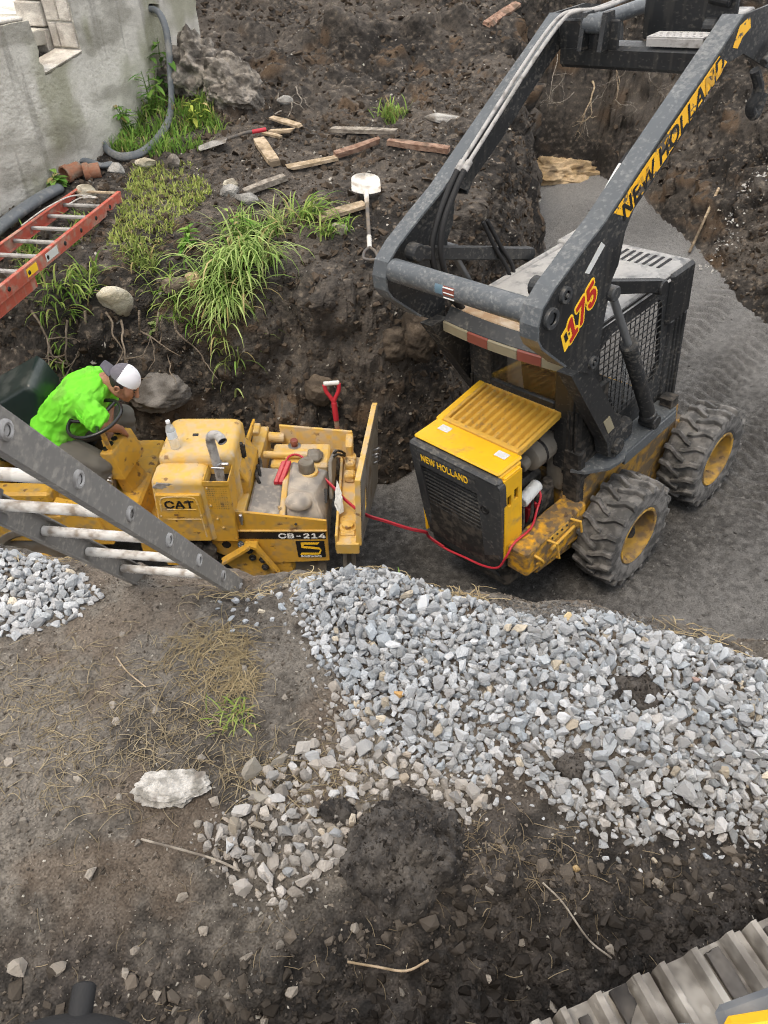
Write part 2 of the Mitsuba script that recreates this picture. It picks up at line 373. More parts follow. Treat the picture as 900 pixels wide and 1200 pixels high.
paint('loader_yellow', (.80, .45, .012), (.34, .23, .09), .12, .35, 14)
paint('dirty_yellow', (.66, .34, .014), (.12, .085, .05), .62, .55, 22, (.05, .03, .02))
paint('muddy_yellow', (.40, .22, .03), (.10, .075, .05), .62, .6, 16)
paint('louvre_yellow', (.62, .36, .05), (.34, .22, .09), .22, .5, 40)
paint('loader_black', (.015, .0165, .0185), (.105, .096, .082), .19, .38, 50, None, .16)
paint('loader_grey', (.040, .043, .047), (.13, .125, .115), .20, .40, 45, None, .3)
paint('visor_tan', (.30, .19, .10), (.42, .36, .28), .5, .55, 12)
paint('dusty_top', (.11, .115, .12), (.34, .335, .325), .7, .6, 16)
paint('arm_top', (.080, .090, .100), (.17, .175, .175), .26, .30, 60)
paint('roller_yellow', (.58, .325, .04), (.30, .21, .10), .30, .42, 20, (.12, .065, .03))
paint('roller_yellow_worn', (.63, .395, .085), (.46, .36, .23), .46, .5, 16, (.18, .10, .05))
paint('tyre_rubber', (.06, .06, .06), (.17, .165, .16), .50, .75, 18)
paint('rim_yellow', (.52, .31, .05), (.17, .12, .07), .5, .7, 14, (.09, .06, .04))
paint('grey_plastic', (.20, .19, .18), (.42, .37, .31), .42, .6, 9)
paint('aluminium_worn', (.40, .39, .38), (.13, .12, .11), .36, .5, 26)
paint('ladder_rail', (.185, .176, .164), (.29, .27, .24), .26, .6, 70)
paint('rung_white', (.60, .585, .555), (.22, .18, .14), .40, .55, 34)
paint('red_paint', (.44, .085, .055), (.34, .22, .17), .38, .55, 20)
paint('engine_dark', (.012, .012, .012), (.07, .06, .05), .4, .55, 26)
paint('muffler_grey', (.19, .175, .15), (.12, .09, .06), .4, .6, 10)
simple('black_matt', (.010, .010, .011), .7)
simple('black_gloss', (.012, .012, .013), .25)
simple('letter_red', (.40, .02, .012), .5); simple('letter_yellow', (.85, .52, .03), .45); simple('letter_black', (.012, .011, .01), .5); simple('letter_white', (.82, .82, .80), .5)
simple('lens_red', (.20, .06, .045), .35); simple('lens_clear', (.235, .21, .145), .35)
simple('white_part', (.62, .65, .67), .4); simple('cable_red', (.42, .025, .04), .4); simple('sticker_white', (.55, .56, .55), .6); simple('sticker_blue', (.10, .17, .22), .5)
simple('steel', (.45, .45, .46), .35, .9); simple('rod_steel', (.22, .23, .24), .3, .6)
scene['cab_glass'] = {'type': 'thindielectric', 'int_ior': 1.28}
def worn_decal(p, n, uv):
    a = fb(p.x * 9, p.y * 9, p.z * 9, 4); b = fb(p.x * 45, p.y * 45, p.z * 45, 3)
    return mx((.80, .43, .02), (.09, .075, .06), sst(.55, .61, .65 * a + .35 * b))
scene['decal_yellow'] = two({'type': 'principled', 'base_color': tex(worn_decal), 'roughness': .45})
def worn_black(p, n, uv):
    a = fb(p.x * 9 + 4, p.y * 9, p.z * 9, 4)
    return mx((.012, .011, .01), (.55, .30, .03), sst(.57, .63, a))
scene['decal_black'] = two({'type': 'principled', 'base_color': tex(worn_black), 'roughness': .45})

def outline_text(s, h, grow, depth, shear=0.0, stretch=1.0):
    """(letters, their grown outline) as shapely shapes centred on the origin."""
    m = meshkit.text_mesh(s, h, .001, True); v = np.array(m.vertices); top = [f for f, nn in zip(m.faces, m.face_normals) if nn[2] > .9]
    v[:, 0] -= (v[:, 0].min() + v[:, 0].max()) / 2; v[:, 1] -= h / 2; v[:, 0] = v[:, 0] * stretch + shear * v[:, 1]
    g = shapely.union_all([Polygon(v[f][:, :2]).buffer(1e-5) for f in top])
    return g, g.buffer(grow)

def flat_on(g, depth, M):
    m = plate(g, 'z', 0, depth); m.apply_transform(M); return m

# ------------------------------------------------------------------ skid steer loader
def rotm(yaw, pit, rol):
    c, s = math.cos, math.sin
    return (np.array([[c(yaw), -s(yaw), 0], [s(yaw), c(yaw), 0], [0, 0, 1]]) @ np.array([[c(pit), 0, s(pit)], [0, 1, 0], [-s(pit), 0, c(pit)]]) @ np.array([[1, 0, 0], [0, c(rol), -s(rol)], [0, s(rol), c(rol)]]))
SK = np.eye(4); SK[:3, :3] = rotm(.769, -.103, -.071); SK[:3, 3] = (1.339, 4.616, -1.863)
sk = thing('skid_steer_loader', 'black and yellow skid steer loader with raised lift arms parked in the trench', 'skid steer loader')
def S(name, mesh, mat, parent=None, **k): return put(name, mesh, mat, parent or sk, frame=SK, **k)

# wheels: carcass, chevron lugs, dished rim
def lug(side, th0):
    """One hockey-stick lug of the tread on the tyre's own cylinder (axis y)."""
    out = []
    def pt(r, th, y): return (r * math.cos(th), y * side, r * math.sin(th))
    def piece(a, b, wa, wb):
        P = []
        for (th, y), w in ((a, wa), (b, wb)):
            for r, g in ((.377, 1.25), (.414, .82), (.419, .6)):
                P += [pt(r if y < .14 else r - .012, th0 + th - w * g, y), pt(r if y < .14 else r - .012, th0 + th + w * g, y)]
        return hull(P)
    w = .052
    out.append(piece((0, .154), (0.0, .085), w, w)); out.append(piece((0.0, .09), (.115, .012), w, w * .92)); out.append(piece((.11, .016), (.14, -.026), w * .92, w * .7))
    P = [pt(r, th0 + s * w, y) for s in (-1, 1) for r, y in ((.402, .153), (.36, .16), (.352, .152), (.39, .14))]
    out.append(hull(P)); return out
tyre_parts = [lathe([(.225, -.135), (.25, -.150), (.33, -.158), (.368, -.150), (.384, -.12), (.388, 0), (.384, .12), (.368, .150), (.33, .158), (.25, .150), (.225, .135)], (0, 0, 0), (0, 1, 0), 64)]
NL = 19
for k in range(NL):
    tyre_parts += lug(1, k * 2 * np.pi / NL) + lug(-1, (k + .5) * 2 * np.pi / NL)
tyre_m = cat(tyre_parts)
rim_prof = [(.228, .14), (.222, .148), (.205, .142), (.198, .10), (.19, .02), (.17, -.01), (.10, -.015), (.085, .0), (.055, .01), (0, .012)]
rim_m = cat([lathe(rim_prof[::-1], (0, 0, 0), (0, 1, 0), 40), lathe([(.228, .14), (.21, .0), (.228, -.14)], (0, 0, 0), (0, 1, 0), 40)])
bolts_m = [rod((.125 * math.cos(a), -.02, .125 * math.sin(a)), (.125 * math.cos(a), .022, .125 * math.sin(a)), .012, n=6) for a in np.arange(8) * np.pi / 4]
hub_m = rough(trimesh.creation.icosphere(3, .05), .018, 28, 5); hub_m.apply_translation([.01, .05, -.01])
for side in (-1, 1):
    for wx, spin in ((0, .1), (1.138, .27)):
        w = S('wheel', [trimesh.Trimesh(rim_m.vertices * [1, 1, 1], rim_m.faces, process=False).apply_transform(T4) for T4 in [np.array([[1, 0, 0, wx], [0, side, 0, side * .685], [0, 0, 1, .415], [0, 0, 0, 1.0]])]], 'rim_yellow', smooth=35)
        M = np.array([[math.cos(spin), 0, -math.sin(spin), wx], [0, 1, 0, side * .685], [math.sin(spin), 0, math.cos(spin), .415], [0, 0, 0, 1.0]])
        t = tyre_m.copy(); t.apply_transform(M); S('tyre', t, 'tyre_rubber', w, smooth=25)
        M2 = np.array([[1, 0, 0, wx], [0, side, 0, side * .685], [0, 0, 1, .415], [0, 0, 0, 1.0]])
        
        for b0 in bolts_m if side < 0 else []:
            b = b0.copy(); b.apply_transform(M2); S('wheel_bolt', b, 'engine_dark', w)
        if wx == 0: b = hub_m.copy(); b.apply_transform(M2); S('hub', b, 'engine_dark', w, smooth=True)

# chassis
S('chassis', [rbox(-.28, 1.02, -.50, .50, .25, .92, .03), rbox(1.0, 1.30, -.46, .46, .25, .60, .03), rod((0, -.7, .415), (0, .7, .415), .09), rod((1.138, -.7, .415), (1.138, .7, .415), .09)], 'muddy_yellow')
S('belly_plate', rbox(-.93, -.26, -.36, .36, .30, .52, .03), 'engine_dark')
for s in (-1, 1):
    pl = Polygon([(-.36, 0), (-.30, .10), (-.12, .165), (0, .16), (.02, .125), (.66, .125), (.74, .09), (.76, -.02), (-.34, -.02)])
    y0 = -.50
    P = [(-.33, 1.08 if 0 else 1.07, -.44), (-.28, 1.0, -.54), (-.1, 1.0, -.645), (.0, 1.03, -.65), (.06, 1.06, -.62), (.71, 1.06, -.615), (.72, 1.06, -.44)]
    S('step_fender', [plate([(-.34, s * .44), (-.30, s * .53), (-.16, s * .635), (-.02, s * .655), (.06, s * .62), (.72, s * .615), (.74, s * .44)], 'z', 1.035, 1.058), rbox(.05, .72, min(s * .60, s * .622), max(s * .60, s * .622), .94, 1.036, .004)], 'arm_top')
    S('tower', [rbox(-.30, .02, min(s * .37, s * .475), max(s * .37, s * .475), .62, 1.62, .02), rbox(-.32, -.24, min(s * .36, s * .50), max(s * .36, s * .50), .55, 1.2, .015), *[rod((-.305, s * (.385 + .03 * k), .65), (-.305, s * (.385 + .03 * k), 1.5), .011, n=8) for k in range(3)]], 'engine_dark')

# engine compartment
S('engine', [rbox(-.86, -.34, -.22, .30, .5, .98, .03), rbox(-.80, -.40, -.33, -.20, .52, .66, .02), rbox(-.55, -.36, -.34, -.24, .62, .92, .02), rod((-.40, -.30, .95), (-.36, -.30, .60), .035), rbox(-.98, -.84, -.34, .34, .5, 1.28, .01),
             *[tube(smooth_path([(-.8 + .1 * k, -.30, .62), (-.74 + .1 * k, -.345, .76 + .03 * k), (-.66 + .1 * k, -.29, .90)]), .012) for k in range(4)]], 'engine_dark')
mf = S('muffler', [lathe([(0, 0), (.07, 0), (.10, .02), (.105, .04), (.105, .37), (.095, .40), (0, .41)], (-.54, -.215, 1.17), (1, .05, -.03), 28), rod((-.60, -.215, 1.14), (-.52, -.215, 1.16), .05)], 'muffler_grey', smooth=35)
S('muffler_band', [lathe([(.106, 0), (.109, .003), (.109, .022), (.106, .025)], (-.54 + d, -.215 + .05 * d, 1.17 - .03 * d), (1, .05, -.03), 28) for d in (.10, .30)], 'engine_dark', mf, smooth=35)
S('battery_box', rbox(-.30, -.19, -.345, -.2, .78, 1.1, .02), 'muffler_grey')
S('oil_filter', rod((-.69, -.30, .93), (-.49, -.28, .95), .046, n=24), 'white_part', smooth=35)
S('booster_clamp', [rhull([(-.60, -.30, .66), (-.56, -.30, .66), (-.61, -.30, .82), (-.57, -.30, .84), (-.60, -.27, .66), (-.56, -.27, .66), (-.61, -.27, .82), (-.57, -.27, .84)], .01), rhull([(-.53, -.32, .74), (-.5, -.32, .74), (-.56, -.32, .85), (-.54, -.32, .85), (-.53, -.3, .74), (-.5, -.3, .74), (-.56, -.3, .85), (-.54, -.3, .85)], .01)], 'cable_red')
hd = S('hood', [rbox(-1.0, -.755, -.365, .37, 1.372, 1.40, .012), hull([(-.99, s * .366, z) for s in (-1, 1) for z in (1.36, 1.385)] + [(-.28, s * .372, z) for s in (1,) for z in (1.40, 1.455)] + [(-.76, .33, 1.36), (-.76, .37, 1.36), (-.28, .335, 1.44)]) if 0 else rhull([(-.77, .328, 1.36), (-.77, .372, 1.36), (-.28, .328, 1.42), (-.28, .372, 1.42), (-.77, .328, 1.40), (-.77, .372, 1.40), (-.28, .328, 1.466), (-.28, .372, 1.466)], .006)], 'loader_yellow')
def hz(x): return 1.402 + (x + .753) * (.061 / .464)
S('hood_frame', [rhull([(a, y, hz(a) + dz) for a in (x0, x1) for y in (y0, y1) for dz in (-.03, .002)], .004) for x0, x1, y0, y1 in ((-.755, -.725, -.325, .325), (-.31, -.285, -.325, .325), (-.73, -.305, .306, .326), (-.73, -.305, -.326, -.306))], 'louvre_yellow', hd)
for k in range(10):
    y = -.277 + k * .0615
    P = [(x, y + dy, hz(x) + dz) for x in (-.727, -.308) for dy, dz in ((-.026, -.034), (-.012, -.002), (.006, -.001), (.019, -.034))]
    S('louvre_slat', hull(P), 'louvre_yellow', hd)
S('louvre_backing', rhull([(x, y, hz(x) + dz) for x in (-.74, -.30) for y in (-.32, .32) for dz in (-.05, -.031)], .002), 'louvre_yellow', hd)
for y in (.24, -.25): S('warning_label', rbox(-.86, -.80, y - .05, y + .04, 1.4015, 1.4025, .0004), 'sticker_white', hd)
S('hood_side', [rbox(-.985, -.77, -.368, -.34, 1.29, 1.372, .01), rbox(-.96, -.80, -.385, -.36, 1.33, 1.352, .006)], 'loader_yellow')
S('side_panel', plate(Polygon([(-.975, .655), (-.80, .645), (-.795, 1.335), (-.975, 1.335)], [[(-.945, 1.10), (-.905, 1.10), (-.905, 1.19), (-.945, 1.19)][::-1], [(-.875, 1.12), (-.835, 1.12), (-.835, 1.21), (-.875, 1.21)][::-1]]), 'y', -.388, -.366), 'loader_yellow')
S('side_panel', rbox(-.98, -.30, .36, .385, .5, 1.37, .01), 'loader_yellow')
S('panel_backing', rbox(-.97, -.80, -.362, -.35, .66, 1.3, .002), 'black_matt')

# rear door with grille
def rp(y, z, off=0.0):   # a point on the slanted rear door
    return (-1.028 + (1.335 - z) * .0806 - off, y, z)
def rpoly(pts, o0, o1): return hull([rp(y, z, o) for y, z in pts for o in (o0, o1)])
def rring(y0, y1, z0, z1, holes):   # frame of bars round the grille opening
    hy0, hy1, hz0, hz1 = holes
    return [rpoly([(y0, z0), (hy0, z0), (hy0, z1), (y0, z1)], -.05, 0), rpoly([(hy1, z0), (y1, z0), (y1, z1), (hy1, z1)], -.05, 0), rpoly([(hy0, hz1), (hy1, hz1), (hy1, z1), (hy0, z1)], -.05, 0), rpoly([(hy0, z0), (hy1, z0), (hy1, hz0), (hy0, hz0)], -.05, 0)]
c = []
for y, z in ((-.36, 1.30), (.36, 1.30), (-.36, .55), (.36, .55)): pass
left = hull([rp(y + .035 * math.cos(a), z + .035 * math.sin(a), o) for y, z in ((.36, 1.30), (.33, .56)) for a in np.linspace(0, 6.3, 13) for o in (-.06, 0)] + [rp(.31, z, o) for z in (1.335, .5) for o in (-.06, .012)] + [rp(.37, z, .004) for z in (1.2, .7)])
right = hull([rp(-(y + .035 * math.cos(a)), z + .035 * math.sin(a), o) for y, z in ((.36, 1.30), (.33, .56)) for a in np.linspace(0, 6.3, 13) for o in (-.06, 0)] + [rp(-.205, z, o) for z in (1.335, .5) for o in (-.06, .012)] + [rp(-.37, z, .004) for z in (1.2, .7)])
topb = hull([rp(y, 1.335 + .02 * math.cos(a), o) for y in (-.206, .311) for a in (0,) for o in (-.06, .0)] + [rp(y, 1.185, o) for y in (-.206, .311) for o in (-.06, .012)] + [rp(y, 1.31, .014) for y in (-.206, .311)])
botb = hull([rp(y, .57, o) for y in (-.206, .311) for o in (-.06, .010)] + [rp(y, .40, o) for y in (-.30, .34) for o in (-.10, -.015)])
gr = S('rear_door', [left, right, topb, botb, rbox(-1.04, -.97, -.39, .39, 1.325, 1.366, .018)], 'loader_grey')
S('grille_backing', rpoly([(-.22, .55), (.32, .55), (.32, 1.2), (-.22, 1.2)], -.075, -.062), 'black_matt', gr)
for k in range(17):
    z = .592 + k * .0358
    S('grille_slat', hull([rp(y, z + dz, o) for y in (-.205, .31) for dz, o in ((-.007, -.03), (.004, -.005), (.013, -.006), (.006, -.035))]), 'loader_grey', gr)
S('door_lock', lathe([(0, .0), (.022, 0), (.026, .006), (.034, .006), (.036, 0), (.036, -.02)], rp(-.256, 1.07, .010), (-1, 0, -.08), 20), 'black_matt', gr)
xax = np.array([0, -1, 0]); up_ = np.array([-.08, 0, 1])
S('lettering', text('NEW HOLLAND', .055, .003, frame3(rp(.07, 1.264, .0125), xax, up_), .76), 'letter_yellow', gr)
cw = S('counterweight', [rhull([(x, y, z) for x, z0 in ((-.95, .56), (-.26, .47)) for y in (-.375, -.53) for z in (z0, .765)], .018), rhull([(x, y, z) for x, z0 in ((-.80, .45), (-.30, .38)) for y in (-.36, -.50) for z in (z0, .60)], .015)], 'dirty_yellow')
S('tow_hook', tube(smooth_path([(-.86, -.53, .70), (-.85, -.575, .685), (-.82, -.58, .63), (-.84, -.535, .60)]), .011), 'louvre_yellow', cw, smooth=True)
S('guard_bracket', [tube(np.array([(-.72, -.535, .74), (-.69, -.60, .72), (-.66, -.60, .56), (-.63, -.56, .52)]), .009), tube(np.array([(-.46, -.535, .75), (-.42, -.60, .73), (-.40, -.60, .62)]), .009), rod((-.69, -.55, .63), (-.42, -.55, .66), .012), rbox(-.70, -.48, -.545, -.53, .68, .75, .004)], 'louvre_yellow', cw)
for k in range(4): S('bolt', rod((-.67 + .055 * k, -.54, .725), (-.67 + .055 * k, -.552, .725), .009, n=6), 'engine_dark', cw)
S('bay_bracket', rhull([(-.34, -.36, .76), (-.34, -.40, .76), (-.22, -.36, .76), (-.22, -.40, .76), (-.24, -.36, .9), (-.24, -.40, .9), (-.2, -.38, .9)], .006), 'dirty_yellow')

# cab
ZR, YC = 2.05, .445
side_poly = Polygon([(-.29, 1.02), (.66, 1.02), (.93, .88), (.95, 2.05), (-.30, 2.05)])
win = Polygon([(-.13, 1.86), (.0, 1.93), (.56, 1.93), (.60, 1.88), (.66, 1.40), (.60, 1.30), (.05, 1.20), (-.02, 1.26)])
cab = S('cab', [plate(side_poly.difference(win), 'y', s * YC - .016, s * YC + .016) for s in (-1, 1)] + [rbox(-.31, -.27, -.43, -.27, 1.0, 2.04, .01), rbox(-.31, -.27, .27, .43, 1.0, 2.04, .01), rbox(-.31, -.275, -.27, .27, 1.28, 1.52, .01), rbox(-.31, -.275, -.27, .27, 1.90, 2.04, .01), rbox(-.29, .9, -.42, .42, .93, .99, .02), rbox(-.26, -.22, -.42, .42, .6, 1.3, .01)], 'loader_black')
for s in (-1, 1):
    S('front_post', [rbox(.72, .955, min(s * .435, s * .475), max(s * .435, s * .475), .90, 1.70, .012), rbox(.66, .955, min(s * .44, s * .485), max(s * .44, s * .485), 1.69, 2.062, .02)] + [rod((.80 + .05 * k, s * .476, .95), (.80 + .05 * k, s * .476, 1.70), .012, n=8) for k in range(3)], 'loader_black', cab)
rf = S('roof', [rhull([(-.34, -.46, ZR - .03), (-.34, .46, ZR - .03), (.96, -.47, ZR - .03), (.96, .47, ZR - .03), (-.33, -.44, ZR + .01), (-.33, .44, ZR + .01), (.94, -.45, ZR + .005), (.94, .45, ZR + .005)], .01), rbox(-.25, .62, -.36, .36, ZR + .008, ZR + .022, .008), rbox(-.30, .90, .41, .45, ZR + .008, ZR + .03, .008)], 'dusty_top', cab)
for k in range(13):
    y = -.34 + k * .055
    S('roof_slot', rbox(.70, .87, y - .013, y + .010, ZR + .002, ZR + .0185, .001), 'black_matt', rf)
S('roof_bracket', [rbox(.70, .93, .40, .47, ZR + .012, ZR + .05, .01)], 'dusty_top', rf)
for k in range(14):
    x = -.10 + k * .056
    zlo, zhi = np.interp(x, [-.13, -.02, .05, .60, .66], [1.84, 1.26, 1.2, 1.3, 1.40]), np.interp(x, [-.13, 0, .56, .6, .66], [1.86, 1.93, 1.93, 1.88, 1.40])
    if zhi - zlo > .04: S('screen_bar', rod((x, -.452, zlo), (x, -.452, zhi), .0042, n=6), 'loader_black', cab)
for k in range(15):
    z = 1.235 + k * .048
    xl, xh = np.interp(z, [1.2, 1.26, 1.86, 1.93], [.05, -.02, -.13, 0]), np.interp(z, [1.2, 1.3, 1.4, 1.88, 1.93], [.05, .60, .66, .60, .56])
    S('screen_bar', rod((xl, -.4565, z), (xh, -.4565, z), .0042, n=6), 'loader_black', cab)
S('cab_seat', [rbox(.05, .5, -.25, .25, 1.02, 1.16, .05), rhull([(.02, -.22, 1.15), (.02, .22, 1.15), (.14, -.22, 1.15), (.14, .22, 1.15), (-.08, -.2, 1.7), (-.08, .2, 1.7), (.03, -.2, 1.7), (.03, .2, 1.7)], .03)], 'black_matt', cab)
for s in (-1, 1): S('control_lever', [rod((.55, s * .28, 1.0), (.52, s * .28, 1.42), .014), rod((.52, s * .28, 1.36), (.51, s * .28, 1.5), .024)], 'sticker_white', cab)
S('rear_window', rbox(-.297, -.289, -.275, .275, 1.51, 1.905, .001), 'cab_glass', cab)
S('cab_lining', rbox(.35, .45, -.38, .30, 1.35, 1.75, .04) if 0 else rbox(-.2, .85, .40, .425, 1.05, 2.0, .01), 'muffler_grey', cab)
ys = np.linspace(-.48, .48, 13)
def vis(prof):  # a section in (x, z) swept across the cab, bowed slightly backwards in the middle
    P = [[(x - bow * .035, y, z) for x, z in prof] for y in ys for bow in [1 - (y / .48)**2]]
    n = len(prof); V = np.array(P).reshape(-1, 3); F = []
    for i in range(len(ys) - 1):
        for j in range(n):
            a, b, c2, d = i * n + j, i * n + (j + 1) % n, (i + 1) * n + (j + 1) % n, (i + 1) * n + j; F += [(a, b, c2), (a, c2, d)]
    for k in range(1, n - 1): F += [(0, k, k + 1), ((len(ys) - 1) * n, (len(ys) - 1) * n + k + 1, (len(ys) - 1) * n + k)]
    m = trimesh.Trimesh(V, F, process=True); m.fix_normals(); return m
lb = S('rear_visor', vis([(-.30, 2.0), (-.435, 2.060), (-.510, 1.995), (-.515, 1.92), (-.44, 1.90), (-.3, 1.95)]), 'loader_grey', cab)
S('visor_top', vis([(-.285, 2.066), (-.428, 2.066), (-.434, 2.058), (-.29, 2.03)]), 'visor_tan', lb, label='rust stained tan strip along the top of the rear visor')
bounds = [-.48, -.335, -.16, .07, .245, .48][::-1]
for k in range(5):
    y0, y1 = bounds[k + 1] + .002, bounds[k] - .002; yy = np.linspace(y0, y1, 5)
    P = [(x - .04 - (1 - (y / .48)**2) * .035, y, z) for y in yy for x, z in ((-.479, 1.990), (-.486, 1.985), (-.488, 1.925), (-.480, 1.92), (-.46, 1.99), (-.46, 1.92))]
    S('lamp_lens', hull(P), 'lens_red' if k in (1, 3) else 'lens_clear', lb, label='red lens of the rear lamp bar' if k in (1, 3) else None)

# lift arms
ARM = [(-.955, 2.44), (-.95, 2.36), (-.915, 2.30), (-.70, 2.09), (-.45, 1.925), (-.375, 1.925), (-.365, 2.12), (-.30, 2.44), (-.245, 2.51), (-.205, 2.68), (-.139, 2.772), (.149, 2.937), (.376, 3.087), (.669, 3.275), (.84, 3.285), (1.16, 3.15), (1.42, 3.06), (1.60, 3.14), (1.58, 3.28), (1.45, 3.40), (1.12, 3.47), (.78, 3.475), (.569, 3.362), (.074, 3.083), (-.296, 2.866), (-.415, 2.795), (-.613, 2.706), (-.821, 2.603), (-.92, 2.53)]
poly = Polygon(ARM)
path = np.array([(-.70, 2.09), (-.86, 2.245), (-.925, 2.31), (-.957, 2.37), (-.957, 2.45), (-.922, 2.535), (-.821, 2.608), (-.613, 2.711), (-.415, 2.80), (-.296, 2.871), (.074, 3.088), (.569, 3.367), (.76, 3.48)])
def offset(pth, w):
    t = np.gradient(pth, axis=0); t /= np.linalg.norm(t, axis=1, keepdims=True); return pth + w * np.stack([-t[:, 1], t[:, 0]], 1)
rim = Polygon(np.vstack([path, offset(path, -.012)[::-1]])).buffer(.0005)
beam = Polygon([(-.36, 2.82), (-.296, 2.858), (.074, 3.075), (.569, 3.354), (.70, 3.43), (.72, 3.30), (.376, 3.095), (.149, 2.945), (-.139, 2.78), (-.2, 2.72)])
DIR = np.array([.845, 0, .488 + .055]); DIR /= np.linalg.norm(DIR)
for s in (-1, 1):
    yo, yi = s * .614, s * .50
    outer = plate(poly, 'y', min(yo, yo - s * .014), max(yo, yo - s * .014))
    inner = plate(beam, 'y', min(yi, yi + s * .014), max(yi, yi + s * .014))
    under = plate(Polygon([(-.20, 2.70), (-.139, 2.772), (.149, 2.937), (.376, 3.087), (.669, 3.275), (.66, 3.287), (.37, 3.1), (.14, 2.95), (-.145, 2.785), (-.21, 2.71)]), 'y', min(yo - s * .014, yi), max(yo - s * .014, yi))
    arm = S('lift_arm', [outer, inner, under], 'loader_black')
    S('arm_flange', plate(rim, 'y', min(yo + s * .002, yi), max(yo + s * .002, yi)), 'arm_top', arm)
    for x, z, r in ((-.737, 2.536, .045), (-.853, 2.455, .058), (-.44, 2.0, .038)):
        S('pin_boss', [lathe([(r * .55, .012), (r * .6, .02), (r * .95, .02), (r, .012), (r, -.0)], (x, yo, z), (0, s, 0), 28), lathe([(0, .004), (r * .56, .004)], (x, yo, z), (0, s, 0), 20)] + ([rod((x, yo, z), (x, yo + s * .025, z), r * .28)] if r < .05 else []), 'loader_grey', arm, smooth=30)
    if s < 0:
        st = Polygon([(-.335, 2.815), (-.285, 2.845), (.065, 3.048), (.563, 3.330), (.660, 3.283), (.375, 3.105), (.148, 2.957), (-.137, 2.792), (-.19, 2.745)])
        S('decal_band', plate(st, 'y', yo - .0020, yo - .0004), 'decal_yellow', arm, label='scratched yellow name band along the arm')
        S('decal_band', plate([(.70, 3.34), (.74, 3.43), (.84, 3.455), (.87, 3.40), (.79, 3.37), (.755, 3.325)], 'y', yo - .0020, yo - .0004), 'decal_yellow', arm)
        S('lettering', text('NEW HOLLAND', .090, .0012, frame3((.185, yo - .0034, 3.043), (.842, 0, .505), (-.5, 0, .84)), 1.12, True, .18), 'decal_black', arm)
        g, gb = outline_text('175', .115, .016, .002, .32, 1.0)
        Mx = frame3((-.575, yo - .0006, 2.375), (.80, 0, .60), (-.55, 0, .80))
        S('model_number', flat_on(gb, .0016, Mx), 'letter_yellow', arm); Mx2 = Mx.copy(); Mx2[:3, 3] += [0, -.0030, 0]
        g2, _ = outline_text('175', .115, .016, .002, .32, 1.0)
        S('model_number', flat_on(g2.buffer(.003), .0016, Mx2), 'letter_red', arm)
        gl = Polygon([(-.215, -.055), (-.125, -.055), (-.115, -.02), (-.155, -.02), (-.135, .05), (-.18, .05)])
        S('model_number', flat_on(gl.buffer(.006), .0016, Mx), 'letter_yellow', arm); S('model_number', flat_on(Polygon([(-.185, -.015), (-.158, -.015), (-.145, .035), (-.17, .035)]), .0016, Mx2), 'letter_black', arm)
        S('warning_label', plate([(-.565, 2.585), (-.525, 2.565), (-.395, 2.67), (-.43, 2.70)], 'y', yo - .0022, yo - .0006), 'sticker_white', arm)
    # link from the arm's pin to the cab's front post, and the lift cylinder
    S('upper_link', [rhull([(-.74, s * .475, 2.50), (-.74, s * .475, 2.575), (.43, s * .535, 2.055), (.43, s * .535, 2.13), (-.74, s * .445, 2.50), (-.74, s * .445, 2.575), (.43, s * .49, 2.055), (.43, s * .49, 2.13)], .008), rod((-.737, s * .415, 2.54), (-.737, s * .50, 2.54), .055), rod((.42, s * .48, 2.09), (.42, s * .555, 2.09), .05)], 'loader_black')
    cy = S('lift_cylinder', [rod((-.02, s * .60, 1.90), (.40, s * .58, 1.13), .050, n=24), rod((.36, s * .58, 1.2), (.385, s * .58, 1.15), .06), rod((.40, s * .52, 1.11), (.40, s * .645, 1.11), .055), rod((-.03, s * .60, 1.925), (.0, s * .60, 1.87), .058)], 'loader_black')
    S('piston_rod', rod((-.28, s * .60, 2.37), (-.02, s * .60, 1.90), .024), 'rod_steel', cy, smooth=35)
    S('pin_boss', rod((-.285, s * .55, 2.36), (-.285, s * .645, 2.36), .045), 'loader_grey', cy, smooth=35)
    S('lower_link', [plate([(-.62, 1.99), (-.44, 1.97), (.0, 1.30), (.03, 1.14), (-.04, 1.06), (-.14, 1.12), (-.17, 1.25)], 'y', min(s * .50, s * .60), max(s * .50, s * .60)), rod((-.05, s * .49, 1.16), (-.05, s * .63, 1.16), .06), plate([(-.05, 1.30), (.02, 1.36), (.10, 1.30), (.08, 1.08), (-.02, 1.05)], 'y', min(s * .505, s * .53), max(s * .505, s * .53)), rbox(.05, .24, min(s * .46, s * .56), max(s * .46, s * .56), 1.058, 1.22, .03)], 'loader_black')
    if s < 0: S('warning_label', plate([(-.24, 1.46), (-.17, 1.47), (-.10, 1.34), (-.17, 1.33)], 'y', -.6030, -.6008), 'lens_clear')
    S('mud', rough(hull([(.66 + .1 * a, s * (.55 + .05 * b), 1.062 + .07 * c2) for a in (0, 1) for b in (-1, 1) for c2 in (0, 1)]).subdivide().subdivide(), .02, 14, 3), 'engine_dark')
S('cross_tube', rod((-.885, -.505, 2.478), (-.885, .505, 2.478), .068, n=32), 'arm_top', smooth=35)
fl = np.linspace(-.04, .10, 6)
S('flag_sticker', trimesh.Trimesh(*[np.array([(-.885 - .0692 * math.cos(a), y, 2.478 + .0692 * math.sin(a)) for y in (-.045, .04) for a in np.linspace(-.25, .55, 6)]), [(i, i + 1, i + 7) for i in range(5)] + [(i, i + 7, i + 6) for i in range(5)]]), 'lens_red')
S('flag_sticker', trimesh.Trimesh(*[np.array([(-.885 - .0692 * math.cos(a), y, 2.478 + .0692 * math.sin(a)) for y in (.0401, .10) for a in np.linspace(-.25, .55, 6)]), [(i, i + 1, i + 7) for i in range(5)] + [(i, i + 7, i + 6) for i in range(5)]]), 'sticker_blue')
